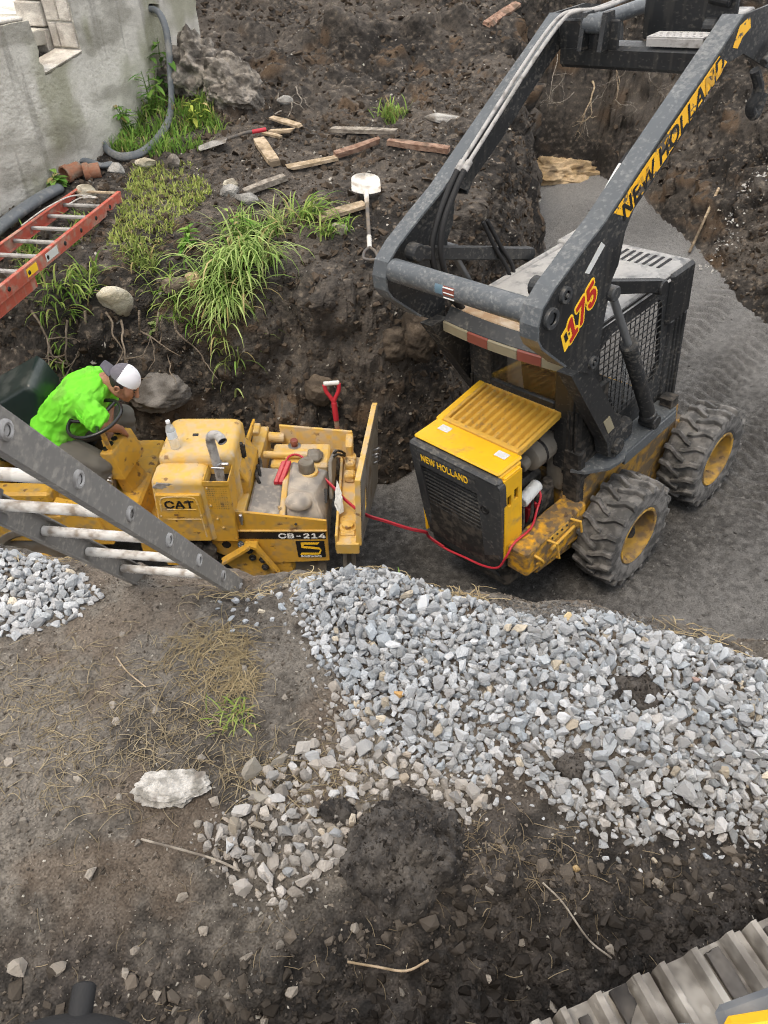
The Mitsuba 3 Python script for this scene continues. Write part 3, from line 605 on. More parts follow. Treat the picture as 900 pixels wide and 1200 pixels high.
for dz in (-.03, .0, .03): S('flag_sticker', rod((-.953, -.043, 2.478 + dz), (-.953, .035, 2.478 + dz), .004, n=6), 'sticker_white')
# members between the arms at their upper end
S('cross_member', [rbox(.70, .86, -.50, .50, 3.20, 3.325, .02), rbox(.86, 1.0, -.5, .5, 3.22, 3.30, .02), rbox(.70, .72, .08, .50, 3.30, 3.46, .01), rbox(1.02, 1.06, -.45, .12, 3.30, 3.52, .01)], 'loader_black')
sp = Polygon([(.705, -.44), (.845, -.44), (.845, -.10), (.705, -.10)])
for i in range(8):
    for j in range(3): sp = sp.difference(Point(.735 + .04 * j, -.41 + .04 * i + .02 * (j % 2)).buffer(.0085, 6))
S('step_plate', [plate(sp, 'z', 3.372, 3.38), rbox(.703, .71, -.44, -.10, 3.33, 3.372, .002)], 'aluminium_worn')
S('step_plate', rbox(1.06, 1.30, -.43, -.12, 3.40, 3.42, .008), 'dusty_top')
tc = S('tilt_cylinder', [rod((.70, .235, 3.445), (1.22, .20, 3.45), .042, n=24), rod((.69, .17, 3.44), (.69, .30, 3.44), .05), rod((.68, .235, 3.445), (.74, .235, 3.445), .048)], 'arm_top', smooth=35)
S('pin_boss', rod((.69, .295, 3.44), (.69, .315, 3.44), .03), 'black_matt', tc)
S('pivot_boss', rod((1.02, -.36, 3.37), (1.02, -.28, 3.37), .05), 'loader_black'); S('pivot_boss', rod((1.0, -.30, 3.52), (1.0, -.42, 3.5), .035), 'loader_black')
for y in (.14, .28): S('cylinder_bracket', plate([(.62, 3.31), (.66, 3.50), (.74, 3.50), (.78, 3.31)], 'y', y, y + .03), 'loader_black')
S('arm_link_chain', [tube(smooth_path([(1.05, -.60, 3.16), (1.10, -.62, 3.05), (1.08, -.60, 2.96), (1.16, -.60, 2.90), (1.22, -.6, 3.0)]), .03), rod((1.0, -.66, 3.21), (1.16, -.66, 3.28), .022)], 'loader_black')
# hydraulic lines on the left arm
for k, y in enumerate((.452, .415)):
    dx = .02 * k
    pp = [(-.30 + dx, y, 2.915), (-.033 + dx, y, 3.09), (.329 + dx, y, 3.325), (.60 + dx, y, 3.47), (.70, y - .05, 3.50), (.82, y - .12, 3.49), (1.15, y - .14, 3.50)]
    S('hydraulic_pipe', tube(smooth_path(pp, 6), .012), 'aluminium_worn', smooth=True)
    S('hose_fitting', rod((-.335 + dx, y, 2.885), (-.28 + dx, y, 2.925), .021, n=8), 'aluminium_worn')
    S('hydraulic_hose', tube(smooth_path([(-.33 + dx, y, 2.89), (-.42 + dx, y, 2.80), (-.53 + dx, y, 2.66), (-.60 + dx * 2, y, 2.50), (-.58 + dx * 2, y - .02, 2.30), (-.45, y - .03, 2.1), (-.3, .44, 1.95)], 8), .019), 'black_matt', smooth=True)
for k in range(2):
    S('hydraulic_hose', tube(smooth_path([(-.1 + .04 * k, .47, 2.50), (0 + .05 * k, .46, 2.3), (.1 + .05 * k, .43, 2.10), (.12, .42, 1.9)], 8), .014), 'black_matt', smooth=True)
    S('hydraulic_hose', tube(smooth_path([(-.38, -.46, 2.58 + .02 * k), (-.30, -.46, 2.72), (-.20, -.465, 2.82 + .02 * k), (-.05, -.46, 2.95), (.02, -.49, 3.02)], 8), .014), 'sticker_white' if k else 'black_matt', smooth=True)

# ------------------------------------------------------------------ double drum roller
rl = thing('road_roller', 'yellow double drum roller with its front cover open in the trench', 'road roller')
def Q(name, mesh, mat, parent=None, **k): return put(name, mesh, mat, parent or rl, **k)
YN = 3.93
SIDE = [(-1.10, -1.09), (-.995, -1.10), (-.405, -1.182), (-.40, -1.56), (-1.02, -1.60), (-1.275, -1.44), (-1.19, -1.28)]
fr = Q('front_frame', [plate(SIDE, 'y', YN, YN + .02), plate([(-1.15, -1.28), (-.40, -1.28), (-.40, -1.56), (-1.0, -1.6), (-1.25, -1.44)], 'y', 4.93, 4.95), rbox(-1.10, -.42, 3.95, 4.93, -1.46, -1.40, .01), plate([(-1.10, -1.11), (-1.0, -1.11), (-1.04, -1.42), (-1.2, -1.42)], 'y', 4.4, 4.42)], 'roller_yellow')
Q('cover_lip', rbox(-1.19, -.405, YN - .012, YN + .01, -1.272, -1.262, .003), 'roller_yellow_worn', fr)
Q('black_stripe', plate([(-1.19, -1.285), (-.415, -1.285), (-.415, -1.345), (-1.216, -1.345)], 'y', YN - .004, YN - .001), 'letter_black', fr)
xa, za = (1, 0, 0), (0, 0, 1)
Q('lettering', text('CB-214', .042, .0015, frame3((-.585, YN - .0045, -1.316), xa, za), 1.5), 'letter_white', fr)
Q('dealer_badge', plate([(-.635, -1.368), (-.43, -1.368), (-.425, -1.525), (-.625, -1.525)], 'y', YN - .004, YN - .001), 'letter_black', fr)
for pts in ([(-.598, -1.38), (-.465, -1.38), (-.478, -1.40), (-.575, -1.40), (-.578, -1.412), (-.598, -1.412)], [(-.598, -1.412), (-.465, -1.428), (-.455, -1.45), (-.598, -1.432)], [(-.60, -1.482), (-.475, -1.482), (-.462, -1.45), (-.452, -1.45), (-.462, -1.49), (-.478, -1.50), (-.612, -1.50)]):
    Q('badge_emblem', plate(pts, 'y', YN - .0056, YN - .0042), 'letter_yellow', fr)
Q('lettering', text('Southworth', .018, .0012, frame3((-.53, YN - .0054, -1.513), xa, za), 1.15), 'letter_white', fr)
Q('port_hole', rod((-1.135, YN + .01, -1.405), (-1.135, YN - .003, -1.405), .033, n=16), 'black_matt', fr)
Q('round_badge', [plate(Point(0, 0).buffer(.03).simplify(.001), 'y', -.002, 0)], 'sticker_blue', fr, frame=np.array([[.8, 0, 0, -1.03], [0, 1, 0, YN - .001], [0, 0, 1.25, -1.405], [0, 0, 0, 1.0]]))
Q('lettering', text('S', .045, .0012, frame3((-1.03, YN - .0045, -1.405), xa, za)), 'sticker_white', fr)
Q('latch', [rbox(-1.01, -.985, YN - .02, YN, -1.17, -1.11, .004), rod((-.997, YN - .014, -1.20), (-.997, YN - .014, -1.12), .009)], 'steel', fr)
for x, z in ((-.62, -1.205), (-1.08, -1.145)): Q('bolt', rod((x, YN, z), (x, YN - .01, z), .01, n=6), 'engine_dark', fr)
# cross beam, hinged flap, far side plate
Q('cross_beam', [rhull([(-1.035, 3.95, -1.12), (-.985, 3.95, -1.12), (-1.03, 4.99, -1.09), (-.93, 4.99, -1.09), (-1.035, 3.95, -1.40), (-.985, 3.95, -1.40), (-1.0, 4.98, -1.38), (-.93, 4.98, -1.38)], .006), rbox(-1.07, -.99, 4.86, 5.0, -1.095, -1.06, .006), rod((-.93, 4.93, -1.15), (-.80, 4.93, -1.16), .042)], 'roller_yellow_worn')
Q('hinged_flap', rhull([(-1.10, 4.12, -1.17), (-1.09, 4.12, -1.17), (-1.06, 4.10, -.93), (-1.05, 4.10, -.93), (-1.07, 4.86, -1.14), (-1.06, 4.86, -1.14), (-1.01, 4.84, -.92), (-1.0, 4.84, -.92)], .006), 'roller_yellow')
Q('side_cover', [rhull([(-.84, 4.96, -1.06), (-.25, 4.87, -1.06), (-.84, 4.975, -1.06), (-.25, 4.885, -1.06), (-.82, 4.93, -1.30), (-.25, 4.84, -1.30), (-.82, 4.945, -1.30), (-.25, 4.855, -1.30)], .004), rbox(-.30, -.245, 4.70, 4.90, -1.36, -1.08, .008)], 'roller_yellow_worn')
# water tank of moulded plastic
tk = Q('water_tank', rhull([(-.70, 3.965, -1.20), (-.425, 3.965, -1.215), (-.42, 4.40, -1.08), (-.68, 4.44, -1.03), (-.68, 4.12, -1.03), (-.50, 4.06, -1.04), (-.44, 4.12, -1.09), (-.70, 3.965, -1.38), (-.42, 3.965, -1.38), (-.41, 4.42, -1.38), (-.69, 4.44, -1.38)], .018), 'grey_plastic', smooth=35)
Q('water_tank', rhull([(-.96, 3.965, -1.15), (-.735, 3.965, -1.18), (-.74, 4.44, -1.10), (-.93, 4.44, -1.08), (-.96, 3.965, -1.38), (-.74, 3.965, -1.38), (-.74, 4.44, -1.38), (-.93, 4.44, -1.38)], .018), 'grey_plastic')
Q('tank_bulge', rough(hull([(-.60 + .10 * math.cos(a) * math.sin(b), 4.05 + .09 * math.sin(a) * math.sin(b), -1.10 + .06 * math.cos(b)) for a in np.linspace(0, 6.28, 17) for b in np.linspace(0, 1.8, 7)]), .004, 20, 2), 'grey_plastic', tk, smooth=40)
Q('filler_neck', lathe([(.085, 0), (.082, .018), (.062, .022)], (-.565, 4.33, -1.055), (0, 0, 1), 28), 'roller_yellow_worn', tk, smooth=35)
Q('filler_cap', lathe([(.056, 0), (.058, .01), (.058, .075), (.052, .085), (0, .087)], (-.565, 4.33, -1.04), (0, 0, 1), 28), 'muffler_grey', tk, smooth=35)
Q('tank_recess', rhull([(-.44, 4.10, -1.16), (-.409, 4.10, -1.16), (-.44, 4.20, -1.10), (-.409, 4.20, -1.10), (-.44, 4.2, -1.2), (-.409, 4.2, -1.2)], .004), 'black_matt', tk)
Q('tank_strap', [tube(np.array([(-.715, 3.955, -1.16), (-.715, 4.0, -1.135), (-.715, 4.45, -1.035), (-.715, 4.47, -1.1)]), .016, 8, (1.3, .4)), rod((-.715, 4.44, -1.03), (-.715, 4.44, -1.0), .014), rod((-.735, 4.0, -1.13), (-.735, 4.0, -1.105), .012)], 'roller_yellow_worn')
# yellow box behind the tank, pump, hoses
bx_ = Q('hydraulic_box', [rbox(-.86, -.42, 4.50, 4.80, -1.36, -1.12, .015), rhull([(-.86, 4.44, -1.30), (-.45, 4.44, -1.30), (-.86, 4.52, -1.16), (-.45, 4.52, -1.16), (-.86, 4.5, -1.3), (-.45, 4.5, -1.3)], .008)], 'roller_yellow_worn')
Q('red_plug', [rod((-.70, 4.76, -1.125), (-.70, 4.76, -1.09), .022), rod((-.70, 4.76, -1.095), (-.70, 4.76, -1.06), .03)], 'lens_red', bx_)
Q('plug_ring', lathe([(.05, 0), (.05, .008), (.03, .01)], (-.70, 4.76, -1.121), (0, 0, 1), 20), 'steel', bx_)
Q('pump', [rough(rbox(-.60, -.47, 4.53, 4.66, -1.13, -1.06, .03).subdivide().subdivide(), .012, 16, 8)], 'muffler_grey', bx_, smooth=40)
Q('pump_pipe', rod((-.92, 4.60, -1.09), (-.58, 4.60, -1.09), .03), 'roller_yellow_worn', bx_, smooth=35)
for k in range(3): Q('hose', tube(smooth_path([(-.95, 4.50, -1.12), (-.93, 4.3 + .1 * k, -1.06), (-.90, 4.25 + .03 * k, -1.14), (-.93, 4.15, -1.17)]), .012), 'engine_dark', smooth=True)
for k in range(2): Q('hose', [tube(smooth_path([(-.42, 4.52 + .03 * k, -1.13), (-.36, 4.5 + .05 * k, -1.02), (-.30, 4.6 + .03 * k, -1.1), (-.34, 4.75, -1.2)]), .009)], 'engine_dark', smooth=True)
Q('gusset', rhull([(-.40, 4.22, -1.22), (-.38, 4.22, -1.22), (-.38, 4.62, -1.05), (-.36, 4.62, -1.05), (-.41, 4.42, -1.02), (-.39, 4.42, -1.02), (-.40, 4.5, -1.3), (-.38, 4.5, -1.3)], .004), 'muffler_grey')
Q('rag', rough(hull([(-.36, 4.10, -1.18), (-.33, 4.16, -1.06), (-.30, 4.12, -1.08), (-.32, 4.04, -1.22), (-.29, 4.06, -1.2), (-.34, 4.2, -1.02)]).subdivide().subdivide().subdivide(), .012, 22, 4), 'sticker_white')
dk = Q('front_deck', [rbox(-.325, -.185, 3.76, 4.80, -1.29, -1.25, .01), rbox(-.33, -.17, 3.75, 3.775, -1.33, -1.235, .006), rbox(-.34, -.32, 3.80, 4.8, -1.34, -1.20, .004)], 'roller_yellow_worn')
Q('deck_boss', [lathe([(.065, 0), (.06, .02), (.042, .024), (.042, .05), (.03, .055), (0, .055)], (-.255, 3.93, -1.252), (0, 0, 1), 24), rbox(-.31, -.20, 3.85, 4.0, -1.255, -1.235, .01)], 'roller_yellow_worn', dk, smooth=35)
Q('deck_fitting', rough(cat([rbox(-.30, -.22, 4.45 + .11 * k, 4.53 + .11 * k, -1.25, -1.17 + .02 * (k % 2), .015) for k in range(3)]).subdivide().subdivide(), .010, 24, 9), 'roller_yellow_worn', dk)
Q('deck_post', [rbox(-.295, -.265, 3.86, 3.92, -2.0, -1.29, .004), rbox(-.235, -.205, 3.86, 3.92, -2.0, -1.29, .004), rbox(-.265, -.235, 3.88, 3.90, -2.0, -1.29, .003)], 'muffler_grey')
# upright cover (a thick door with a hole and loops)
DM = frame3((-.173, 3.76, -1.255), (.105, .99, -.10), (0, .1, 1))
door_poly = Polygon([(0, 0), (1.0, -.10), (1.0, .60), (.93, .615), (0, .525)], [[(.20, .14), (.20, .30), (.27, .32), (.27, .15)]])
dm = plate(door_poly, 'z', -.018, .018); dm.apply_transform(DM)
dr_ = Q('open_cover', dm, 'roller_yellow_worn', label='rusty edged cover standing open at the roller front')
skin = plate(Polygon(door_poly.exterior).buffer(-.012).difference(Polygon(door_poly.interiors[0]).buffer(.01)), 'z', .0185, .0215); skin.apply_transform(DM)
Q('cover_face', skin, 'dirty_yellow' if 0 else 'muffler_grey', dr_)
for s0 in (.62, .70):
    lp = tube(smooth_path([(s0, .36, .02), (s0 + .01, .37, .06), (s0 + .06, .33, .065), (s0 + .09, .27, .06), (s0 + .08, .25, .02)]), .008); lp.apply_transform(DM); Q('cover_loop', lp, 'steel', dr_, smooth=True)
# drums, yoke
for x in (-.78, -2.55):
    d = Q('drum', [lathe([(0, .03), (.26, .03), (.30, 0), (.35, 0), (.352, .01), (.352, .95), (.35, .96), (.30, .96), (.26, .93), (0, .93)], (x, 3.96, -1.66 if x > -2 else -1.64), (0, 1, 0), 56)], 'steel' if 0 else 'muffler_grey', smooth=35)
    Q('drum_hub', lathe([(0, -.02), (.10, -.02), (.12, .03)], (x, 3.96, -1.66), (0, 1, 0), 24), 'roller_yellow', d)
yk = Q('drum_yoke', [plate([(-1.17, -1.48), (-.95, -1.32), (-.90, -1.34), (-.76, -1.60), (-.80, -1.70), (-.98, -1.75), (-1.05, -1.62)], 'y', 3.85, 3.87), plate([(-1.16, -1.475), (-.95, -1.318), (-.94, -1.335), (-1.15, -1.49)], 'y', 3.80, 3.85), plate([(-.95, -1.318), (-.90, -1.34), (-.76, -1.60), (-.775, -1.61), (-.91, -1.36), (-.955, -1.335)], 'y', 3.82, 3.85), rbox(-1.0, -.9, 3.87, 3.93, -1.45, -1.36, .01)], 'roller_yellow')
for x, z in ((-.955, -1.38), (-.94, -1.45), (-.87, -1.47), (-.86, -1.545)): Q('bolt', [rod((x, 3.85, z), (x, 3.835, z), .026, n=20), rod((x, 3.836, z), (x, 3.82, z), .016, n=6)], 'engine_dark', yk)

# engine hood
def lobed(sections):
    return hull(np.vstack(sections))
def rrect(x0, x1, y0, y1, z, r, n=5):
    out = []
    for cx, cy, a0 in ((x1 - r, y1 - r, 0), (x0 + r, y1 - r, 90), (x0 + r, y0 + r, 180), (x1 - r, y0 + r, 270)):
        for a in np.radians(np.linspace(a0, a0 + 90, n)): out.append((cx + r * math.cos(a), cy + r * math.sin(a), z))
    return np.array(out)
def hoodbox(x0, x1, y0, y1, z0, z1, r, taper=0.0):
    secs = [rrect(x0 - taper, x1 + taper, y0 - taper * .3, y1, z0, r)]
    for a in np.radians(np.linspace(0, 90, 6)): secs.append(rrect(x0 + r * (1 - math.cos(a)), x1 - r * (1 - math.cos(a)), y0 + r * (1 - math.cos(a)), y1 - r * (1 - math.cos(a)), z1 - r + r * math.sin(a), r))
    return hull(np.vstack(secs))
h1 = hoodbox(-1.555, -1.19, 3.87, 4.10, -1.30, -.775, .05, .02); 
h2 = hoodbox(-1.54, -1.02, 4.066, 4.56, -1.35, -.715, .055, .02)
hd2 = Q('engine_hood', h2, 'roller_yellow_worn', smooth=40)
hf = Q('hood_front', h1, 'roller_yellow_worn', hd2, smooth=40, label='near end of the hood with a scraped corner')
Q('hood_scrape', rough(hull([(-1.54 + .17 * t, 3.865 + .01 * t, -.835 + .035 * math.sin(t * 9)) for t in np.linspace(0, 1, 6)] + [(-1.52 + .15 * t, 3.93 + .05 * t, -.778) for t in np.linspace(0, .7, 5)] + [(-1.545, 3.93, -.85)]).subdivide().subdivide(), .004, 30, 2), 'grey_plastic', hf)
lv = Q('hood_plate', rhull([(-1.53, 3.852, -.88), (-1.23, 3.852, -.88), (-1.55, 3.845, -1.29), (-1.21, 3.845, -1.29), (-1.53, 3.90, -.88), (-1.23, 3.90, -.88), (-1.55, 3.90, -1.29), (-1.21, 3.90, -1.29)], .006), 'roller_yellow', hd2)
for pth in ([(-1.51, 3.847, -1.02), (-1.50, 3.847, -.93), (-1.46, 3.848, -.90), (-1.30, 3.848, -.90), (-1.26, 3.847, -.93), (-1.25, 3.847, -1.02)], [(-1.47, 3.847, -1.005), (-1.27, 3.847, -1.005)], [(-1.48, 3.845, -1.09), (-1.24, 3.845, -1.09)], [(-1.25, 3.847, -1.02), (-1.235, 3.843, -1.25)]):
    Q('pressed_rib', tube(smooth_path(pth, 5), .006, 6), 'roller_yellow_worn', lv)
for x, z in ((-1.505, -.96), (-1.255, -.96), (-1.38, -.895), (-1.245, -1.06), (-1.24, -1.15), (-1.52, -1.06)): Q('rivet', rod((x, 3.850, z), (x, 3.839, z), .008, n=10), 'roller_yellow_worn', lv)
Q('lettering', text('CAT', .058, .004, frame3((-1.38, 3.846, -.962), xa, za), 1.25), 'letter_black', lv)
Q('emblem_bar', rbox(-1.405, -1.355, 3.842, 3.846, -1.0005, -.995, .001), 'letter_black', lv)
Q('hood_catch', [rbox(-1.045, -1.0, 4.30, 4.33, -.95, -.78, .006), rod((-.995, 4.315, -.9), (-.995, 4.315, -.8), .01), rbox(-1.34, -1.30, 4.30, 4.33, -.7165, -.711, .002)], 'engine_dark', hd2)
Q('hood_side_bulge', rhull([(-1.02, 4.15, -.90), (-.97, 4.15, -1.0), (-1.02, 4.54, -.88), (-.95, 4.54, -.98), (-1.02, 4.15, -1.3), (-.98, 4.15, -1.3), (-1.02, 4.54, -1.3), (-.96, 4.54, -1.3)], .012), 'roller_yellow', hd2)
# exhaust box of perforated sheet
eb_t = (-1.205, -1.035, 3.89, 4.075)
ex = Q('exhaust_box', [rbox(eb_t[0], eb_t[1], 3.885, 3.893, -1.33, -.80, .002), rbox(eb_t[1] - .008, eb_t[1], 3.893, 4.08, -1.33, -.80, .002), rbox(eb_t[0], eb_t[0] + .008, 3.893, 4.08, -.95, -.79, .002), rbox(eb_t[0] + .008, eb_t[1] - .008, 4.07, 4.078, -.95, -.79, .002), rbox(eb_t[0] - .004, eb_t[1] + .004, 3.878, 3.885, -.83, -.79, .002)], 'roller_rust' if 0 else 'roller_yellow')
Q('box_inside', rbox(eb_t[0] + .01, eb_t[1] - .01, 3.895, 4.068, -.98, -.87, .002), 'engine_dark', ex)
for i in range(9):
    for j in range(14):
        if (i + j) % 2 == 0 and not (j < 3): pass
Q('perforation', [rod((eb_t[0] + .02 + .0155 * i, 3.8855, -.86 - .0185 * j), (eb_t[0] + .02 + .0155 * i, 3.8835, -.86 - .0185 * j), .0042, n=6) for i in range(9) for j in range(10)], 'dirty_yellow', ex, kind='stuff', label='rows of small holes punched in the box')
for x, z in ((-1.185, -.85), (-1.18, -1.0), (-1.15, -1.12), (-1.12, -1.20)): Q('rivet', rod((x, 3.885, z), (x, 3.875, z), .008, n=10), 'roller_yellow_worn', ex)
pth = smooth_path([(-1.105, 3.985, -.93), (-1.115, 4.0, -.80), (-1.13, 4.0, -.62), (-1.135, 4.0, -.545), (-1.12, 3.995, -.505), (-1.085, 3.98, -.490), (-1.055, 3.95, -.490), (-1.035, 3.92, -.500)], 8)
ep = Q('exhaust_pipe', [tube(pth, .031, 20, caps=False), tube(pth[::-1], .026, 20, caps=False)], 'rod_steel' if 0 else 'aluminium_worn', ex, smooth=True)
Q('mouth_shade_disc', rod(pth[-5], pth[-3], .0275), 'black_matt', ex)  # black disc inside the pipe end, painting the shade of its bore
Q('pipe_clamp', [lathe([(.033, -.018), (.036, -.012), (.036, .012), (.033, .018)], (-1.118, 4.0, -.735), (-.1, 0, 1), 20), rbox(-1.10, -1.04, 3.985, 4.005, -.745, -.725, .004), rod((-1.15, 3.96, -.74), (-1.06, 3.95, -.735), .007)], 'steel', ex)
# linkage below the hood
Q('engine_linkage', [rod((-1.40, 3.90, -1.36), (-1.20, 3.88, -1.42), .02), rod((-1.25, 3.86, -1.42), (-1.25, 3.92, -1.42), .045), rod((-1.33, 3.88, -1.38), (-1.31, 3.88, -1.35), .03), rbox(-1.50, -1.16, 4.0, 4.5, -1.65, -1.3, .02), *[tube(smooth_path([(-1.45 + .1 * k, 3.92, -1.33), (-1.38 + .08 * k, 3.87, -1.42 - .03 * k), (-1.22, 3.92, -1.5)]), .014) for k in range(3)]], 'engine_dark')
# console with gauges, steering wheel
con = Q('console', rhull([(-1.965, 4.17, -.775), (-1.89, 4.17, -.775), (-1.845, 4.17, -1.005), (-1.93, 4.17, -1.0), (-1.915, 4.50, -.77), (-1.838, 4.50, -.776), (-1.777, 4.50, -.976), (-1.86, 4.5, -1.0)], .008), 'roller_yellow')
for x, y, r in ((-1.937, 4.22, .02), (-1.925, 4.28, .026), (-1.91, 4.345, .022), (-1.90, 4.43, .032)): Q('gauge', lathe([(r, 0), (r, .01), (r * .8, .012), (r * .75, .008), (0, .008)], (x, y, -.770), (-.05, 0, 1), 18), 'black_gloss', con)
Q('pedestal', rhull([(-1.95, 4.24, -.98), (-1.885, 4.24, -1.0), (-1.92, 4.44, -1.0), (-1.84, 4.44, -1.0), (-1.85, 4.24, -1.40), (-1.77, 4.24, -1.36), (-1.82, 4.44, -1.40), (-1.73, 4.44, -1.30)], .006), 'roller_yellow')
Q('key_switch', [rod((-1.93, 4.17, -.96), (-1.93, 4.13, -.96), .014), rod((-1.945, 4.155, -1.0), (-1.945, 4.13, -1.0), .030)], 'steel', con)
WC = np.array([-1.905, 4.12, -.455]); wn = np.array([-.22, -.12, .95]); wn /= np.linalg.norm(wn); RW = rot_to(wn)
ang = np.linspace(0, 2 * np.pi, 49); ring = WC + .185 * (np.cos(ang)[:, None] * RW[:, 0] + np.sin(ang)[:, None] * RW[:, 1])
sw = Q('steering_wheel', tube(ring, .0125, 10, caps=False), 'black_gloss', smooth=True)
for a in (0.4, 2.5, 4.6): Q('spoke', tube(np.array([WC - wn * .03, WC - wn * .015 + .09 * (math.cos(a) * RW[:, 0] + math.sin(a) * RW[:, 1]), WC + .185 * (math.cos(a) * RW[:, 0] + math.sin(a) * RW[:, 1])]), .011, 8), 'black_gloss', sw, smooth=True)
Q('wheel_boss', lathe([(0, -.05), (.04, -.045), (.045, -.02), (.03, 0), (0, .004)], WC, wn, 20), 'black_gloss', sw, smooth=35)
Q('steering_column', rod(WC - wn * .04, (-1.915, 4.24, -.80), .017), 'roller_yellow')
# rear body, seat
Q('rear_body', [rbox(-3.45, -1.75, 3.97, 4.92, -1.42, -1.16, .02), rbox(-3.45, -2.75, 3.97, 4.92, -1.16, -.80, .03), rhull([(-2.28, 3.95, -1.02), (-2.05, 3.95, -1.08), (-1.95, 3.95, -1.42), (-2.25, 3.95, -1.42), (-2.28, 4.0, -1.02), (-2.05, 4.0, -1.08), (-1.95, 4.0, -1.42), (-2.25, 4.0, -1.42)], .006), rbox(-1.78, -1.40, 3.98, 4.5, -1.62, -1.38, .015), rbox(-2.75, -2.30, 3.96, 4.10, -1.16, -.96, .02)], 'roller_yellow')
Q('hinge_pivot', [rod((-1.30, 4.4, -1.6), (-1.30, 4.4, -1.25), .08), rod((-2.55, 3.93, -1.05), (-2.55, 3.97, -1.05), .04)], 'engine_dark')
Q('frame_bracket', [rhull([(-1.62, 3.94, -1.40), (-1.42, 3.94, -1.42), (-1.60, 3.94, -1.62), (-1.38, 3.94, -1.62), (-1.62, 3.99, -1.40), (-1.42, 3.99, -1.42), (-1.60, 3.99, -1.62), (-1.38, 3.99, -1.62)], .006)], 'roller_yellow')
st_ = Q('seat_base', rbox(-2.66, -2.16, 4.20, 4.72, -1.16, -.93, .04), 'black_matt')
scene['seat_green'] = two({'type': 'principled', 'base_color': tex(lambda p, n, uv: mx((.012, .022, .020), (.05, .06, .055), sst(.5, .75, fb(p.x * 7, p.y * 7, p.z * 7, 4)))), 'roughness': .35})
Q('seat_back', rhull([(-2.86, 4.32, -.98), (-2.42, 4.32, -.92), (-2.90, 4.32, -.60), (-2.36, 4.32, -.30), (-2.30, 4.34, -.42), (-2.42, 4.62, -.92), (-2.86, 4.62, -.98), (-2.92, 4.62, -.52), (-2.37, 4.62, -.24), (-2.29, 4.62, -.38), (-2.4, 4.32, -.7)], .045), 'seat_green', smooth=50)

# ------------------------------------------------------------------ the operator
def chain_body(bones, joints, spacing=.022, smooth_it=8):
    parts = []
    def ball(c, r): return m3.Manifold.sphere(r, 20).translate([float(v) for v in c])
    for a, b in bones:
        (ca, ra), (cb, rb) = joints[a], joints[b]
        parts.append(m3.Manifold.batch_hull([ball(ca, ra), ball(cb, rb)]))
    m = m3.Manifold.batch_boolean(parts, m3.OpType.Add).refine_to_length(spacing)
    me = m.to_mesh(); t = trimesh.Trimesh(me.vert_properties[:, :3], me.tri_verts, process=True)
    trimesh.smoothing.filter_taubin(t, lamb=.5, nu=.52, iterations=smooth_it)
    return t
simple('skin', (.30, .145, .09), .55); simple('hair_dark', (.015, .011, .009), .7); simple('cap_white', (.66, .66, .70), .8); simple('cap_grey', (.115, .11, .13), .8); simple('boot_brown', (.06, .04, .028), .7)
scene['trouser_cloth'] = two({'type': 'principled', 'base_color': tex(lambda p, n, uv: mx((.075, .072, .066), (.14, .13, .11), fb(p.x * 9, p.y * 9, p.z * 9, 4))), 'roughness': .9})
scene['lime_shirt'] = two({'type': 'bumpmap', 'arbitrary': tex(lambda p, n, uv: fb(p.x * 12 + p.z * 9, p.y * 12, p.z * 9 - p.x * 8, 2), 3e-3), 'scale': .03, 'bsdf': {'type': 'principled', 'base_color': tex(lambda p, n, uv: mx((.135, .55, .022), (.15, .29, .055), sst(.50, .70, fb(p.x * 6 + 2, p.y * 6, p.z * 6, 3)) * .55)), 'roughness': .85}})
pe = thing('person', 'man in lime green shirt and white cap bending forward on the yellow roller', 'person')
J = {  # joint: (position, radius)
 'hipR': ((-2.27, 4.14, -.74), .115), 'hipL': ((-2.27, 4.36, -.74), .115), 'belly': ((-2.18, 4.25, -.56), .15), 'chestR': ((-1.99, 4.16, -.37), .125), 'chestL': ((-1.99, 4.36, -.37), .125),
 'shR': ((-1.92, 4.06, -.31), .07), 'shL': ((-1.90, 4.45, -.36), .07), 'neck0': ((-1.87, 4.25, -.255), .062), 'neck1': ((-1.77, 4.235, -.235), .056),
 'elR': ((-1.80, 3.94, -.40), .043), 'wrR': ((-1.80, 4.20, -.60), .030), 'elL': ((-1.93, 4.47, -.55), .043), 'wrL': ((-1.92, 4.30, -.70), .029),
 'knR': ((-1.93, 4.05, -.80), .07), 'anR': ((-1.97, 4.08, -1.12), .05), 'knL': ((-1.86, 4.47, -.68), .07), 'anL': ((-1.93, 4.46, -1.10), .05),
 'ftR': ((-1.84, 4.07, -1.13), .035), 'ftL': ((-1.80, 4.46, -1.12), .035)}
bones = [('hipR', 'hipL'), ('hipR', 'belly'), ('hipL', 'belly'), ('belly', 'chestR'), ('belly', 'chestL'), ('chestR', 'chestL'), ('chestR', 'shR'), ('chestL', 'shL'), ('shR', 'neck0'), ('shL', 'neck0'), ('chestR', 'neck0'), ('chestL', 'neck0'), ('neck0', 'neck1'),
         ('shR', 'elR'), ('elR', 'wrR'), ('shL', 'elL'), ('elL', 'wrL'), ('hipR', 'knR'), ('knR', 'anR'), ('hipL', 'knL'), ('knL', 'anL'), ('anR', 'ftR'), ('anL', 'ftL')]
MAN = np.array([-.068, .149, -.085])
J = {k: (tuple(np.array(p) + MAN), r) for k, (p, r) in J.items()}
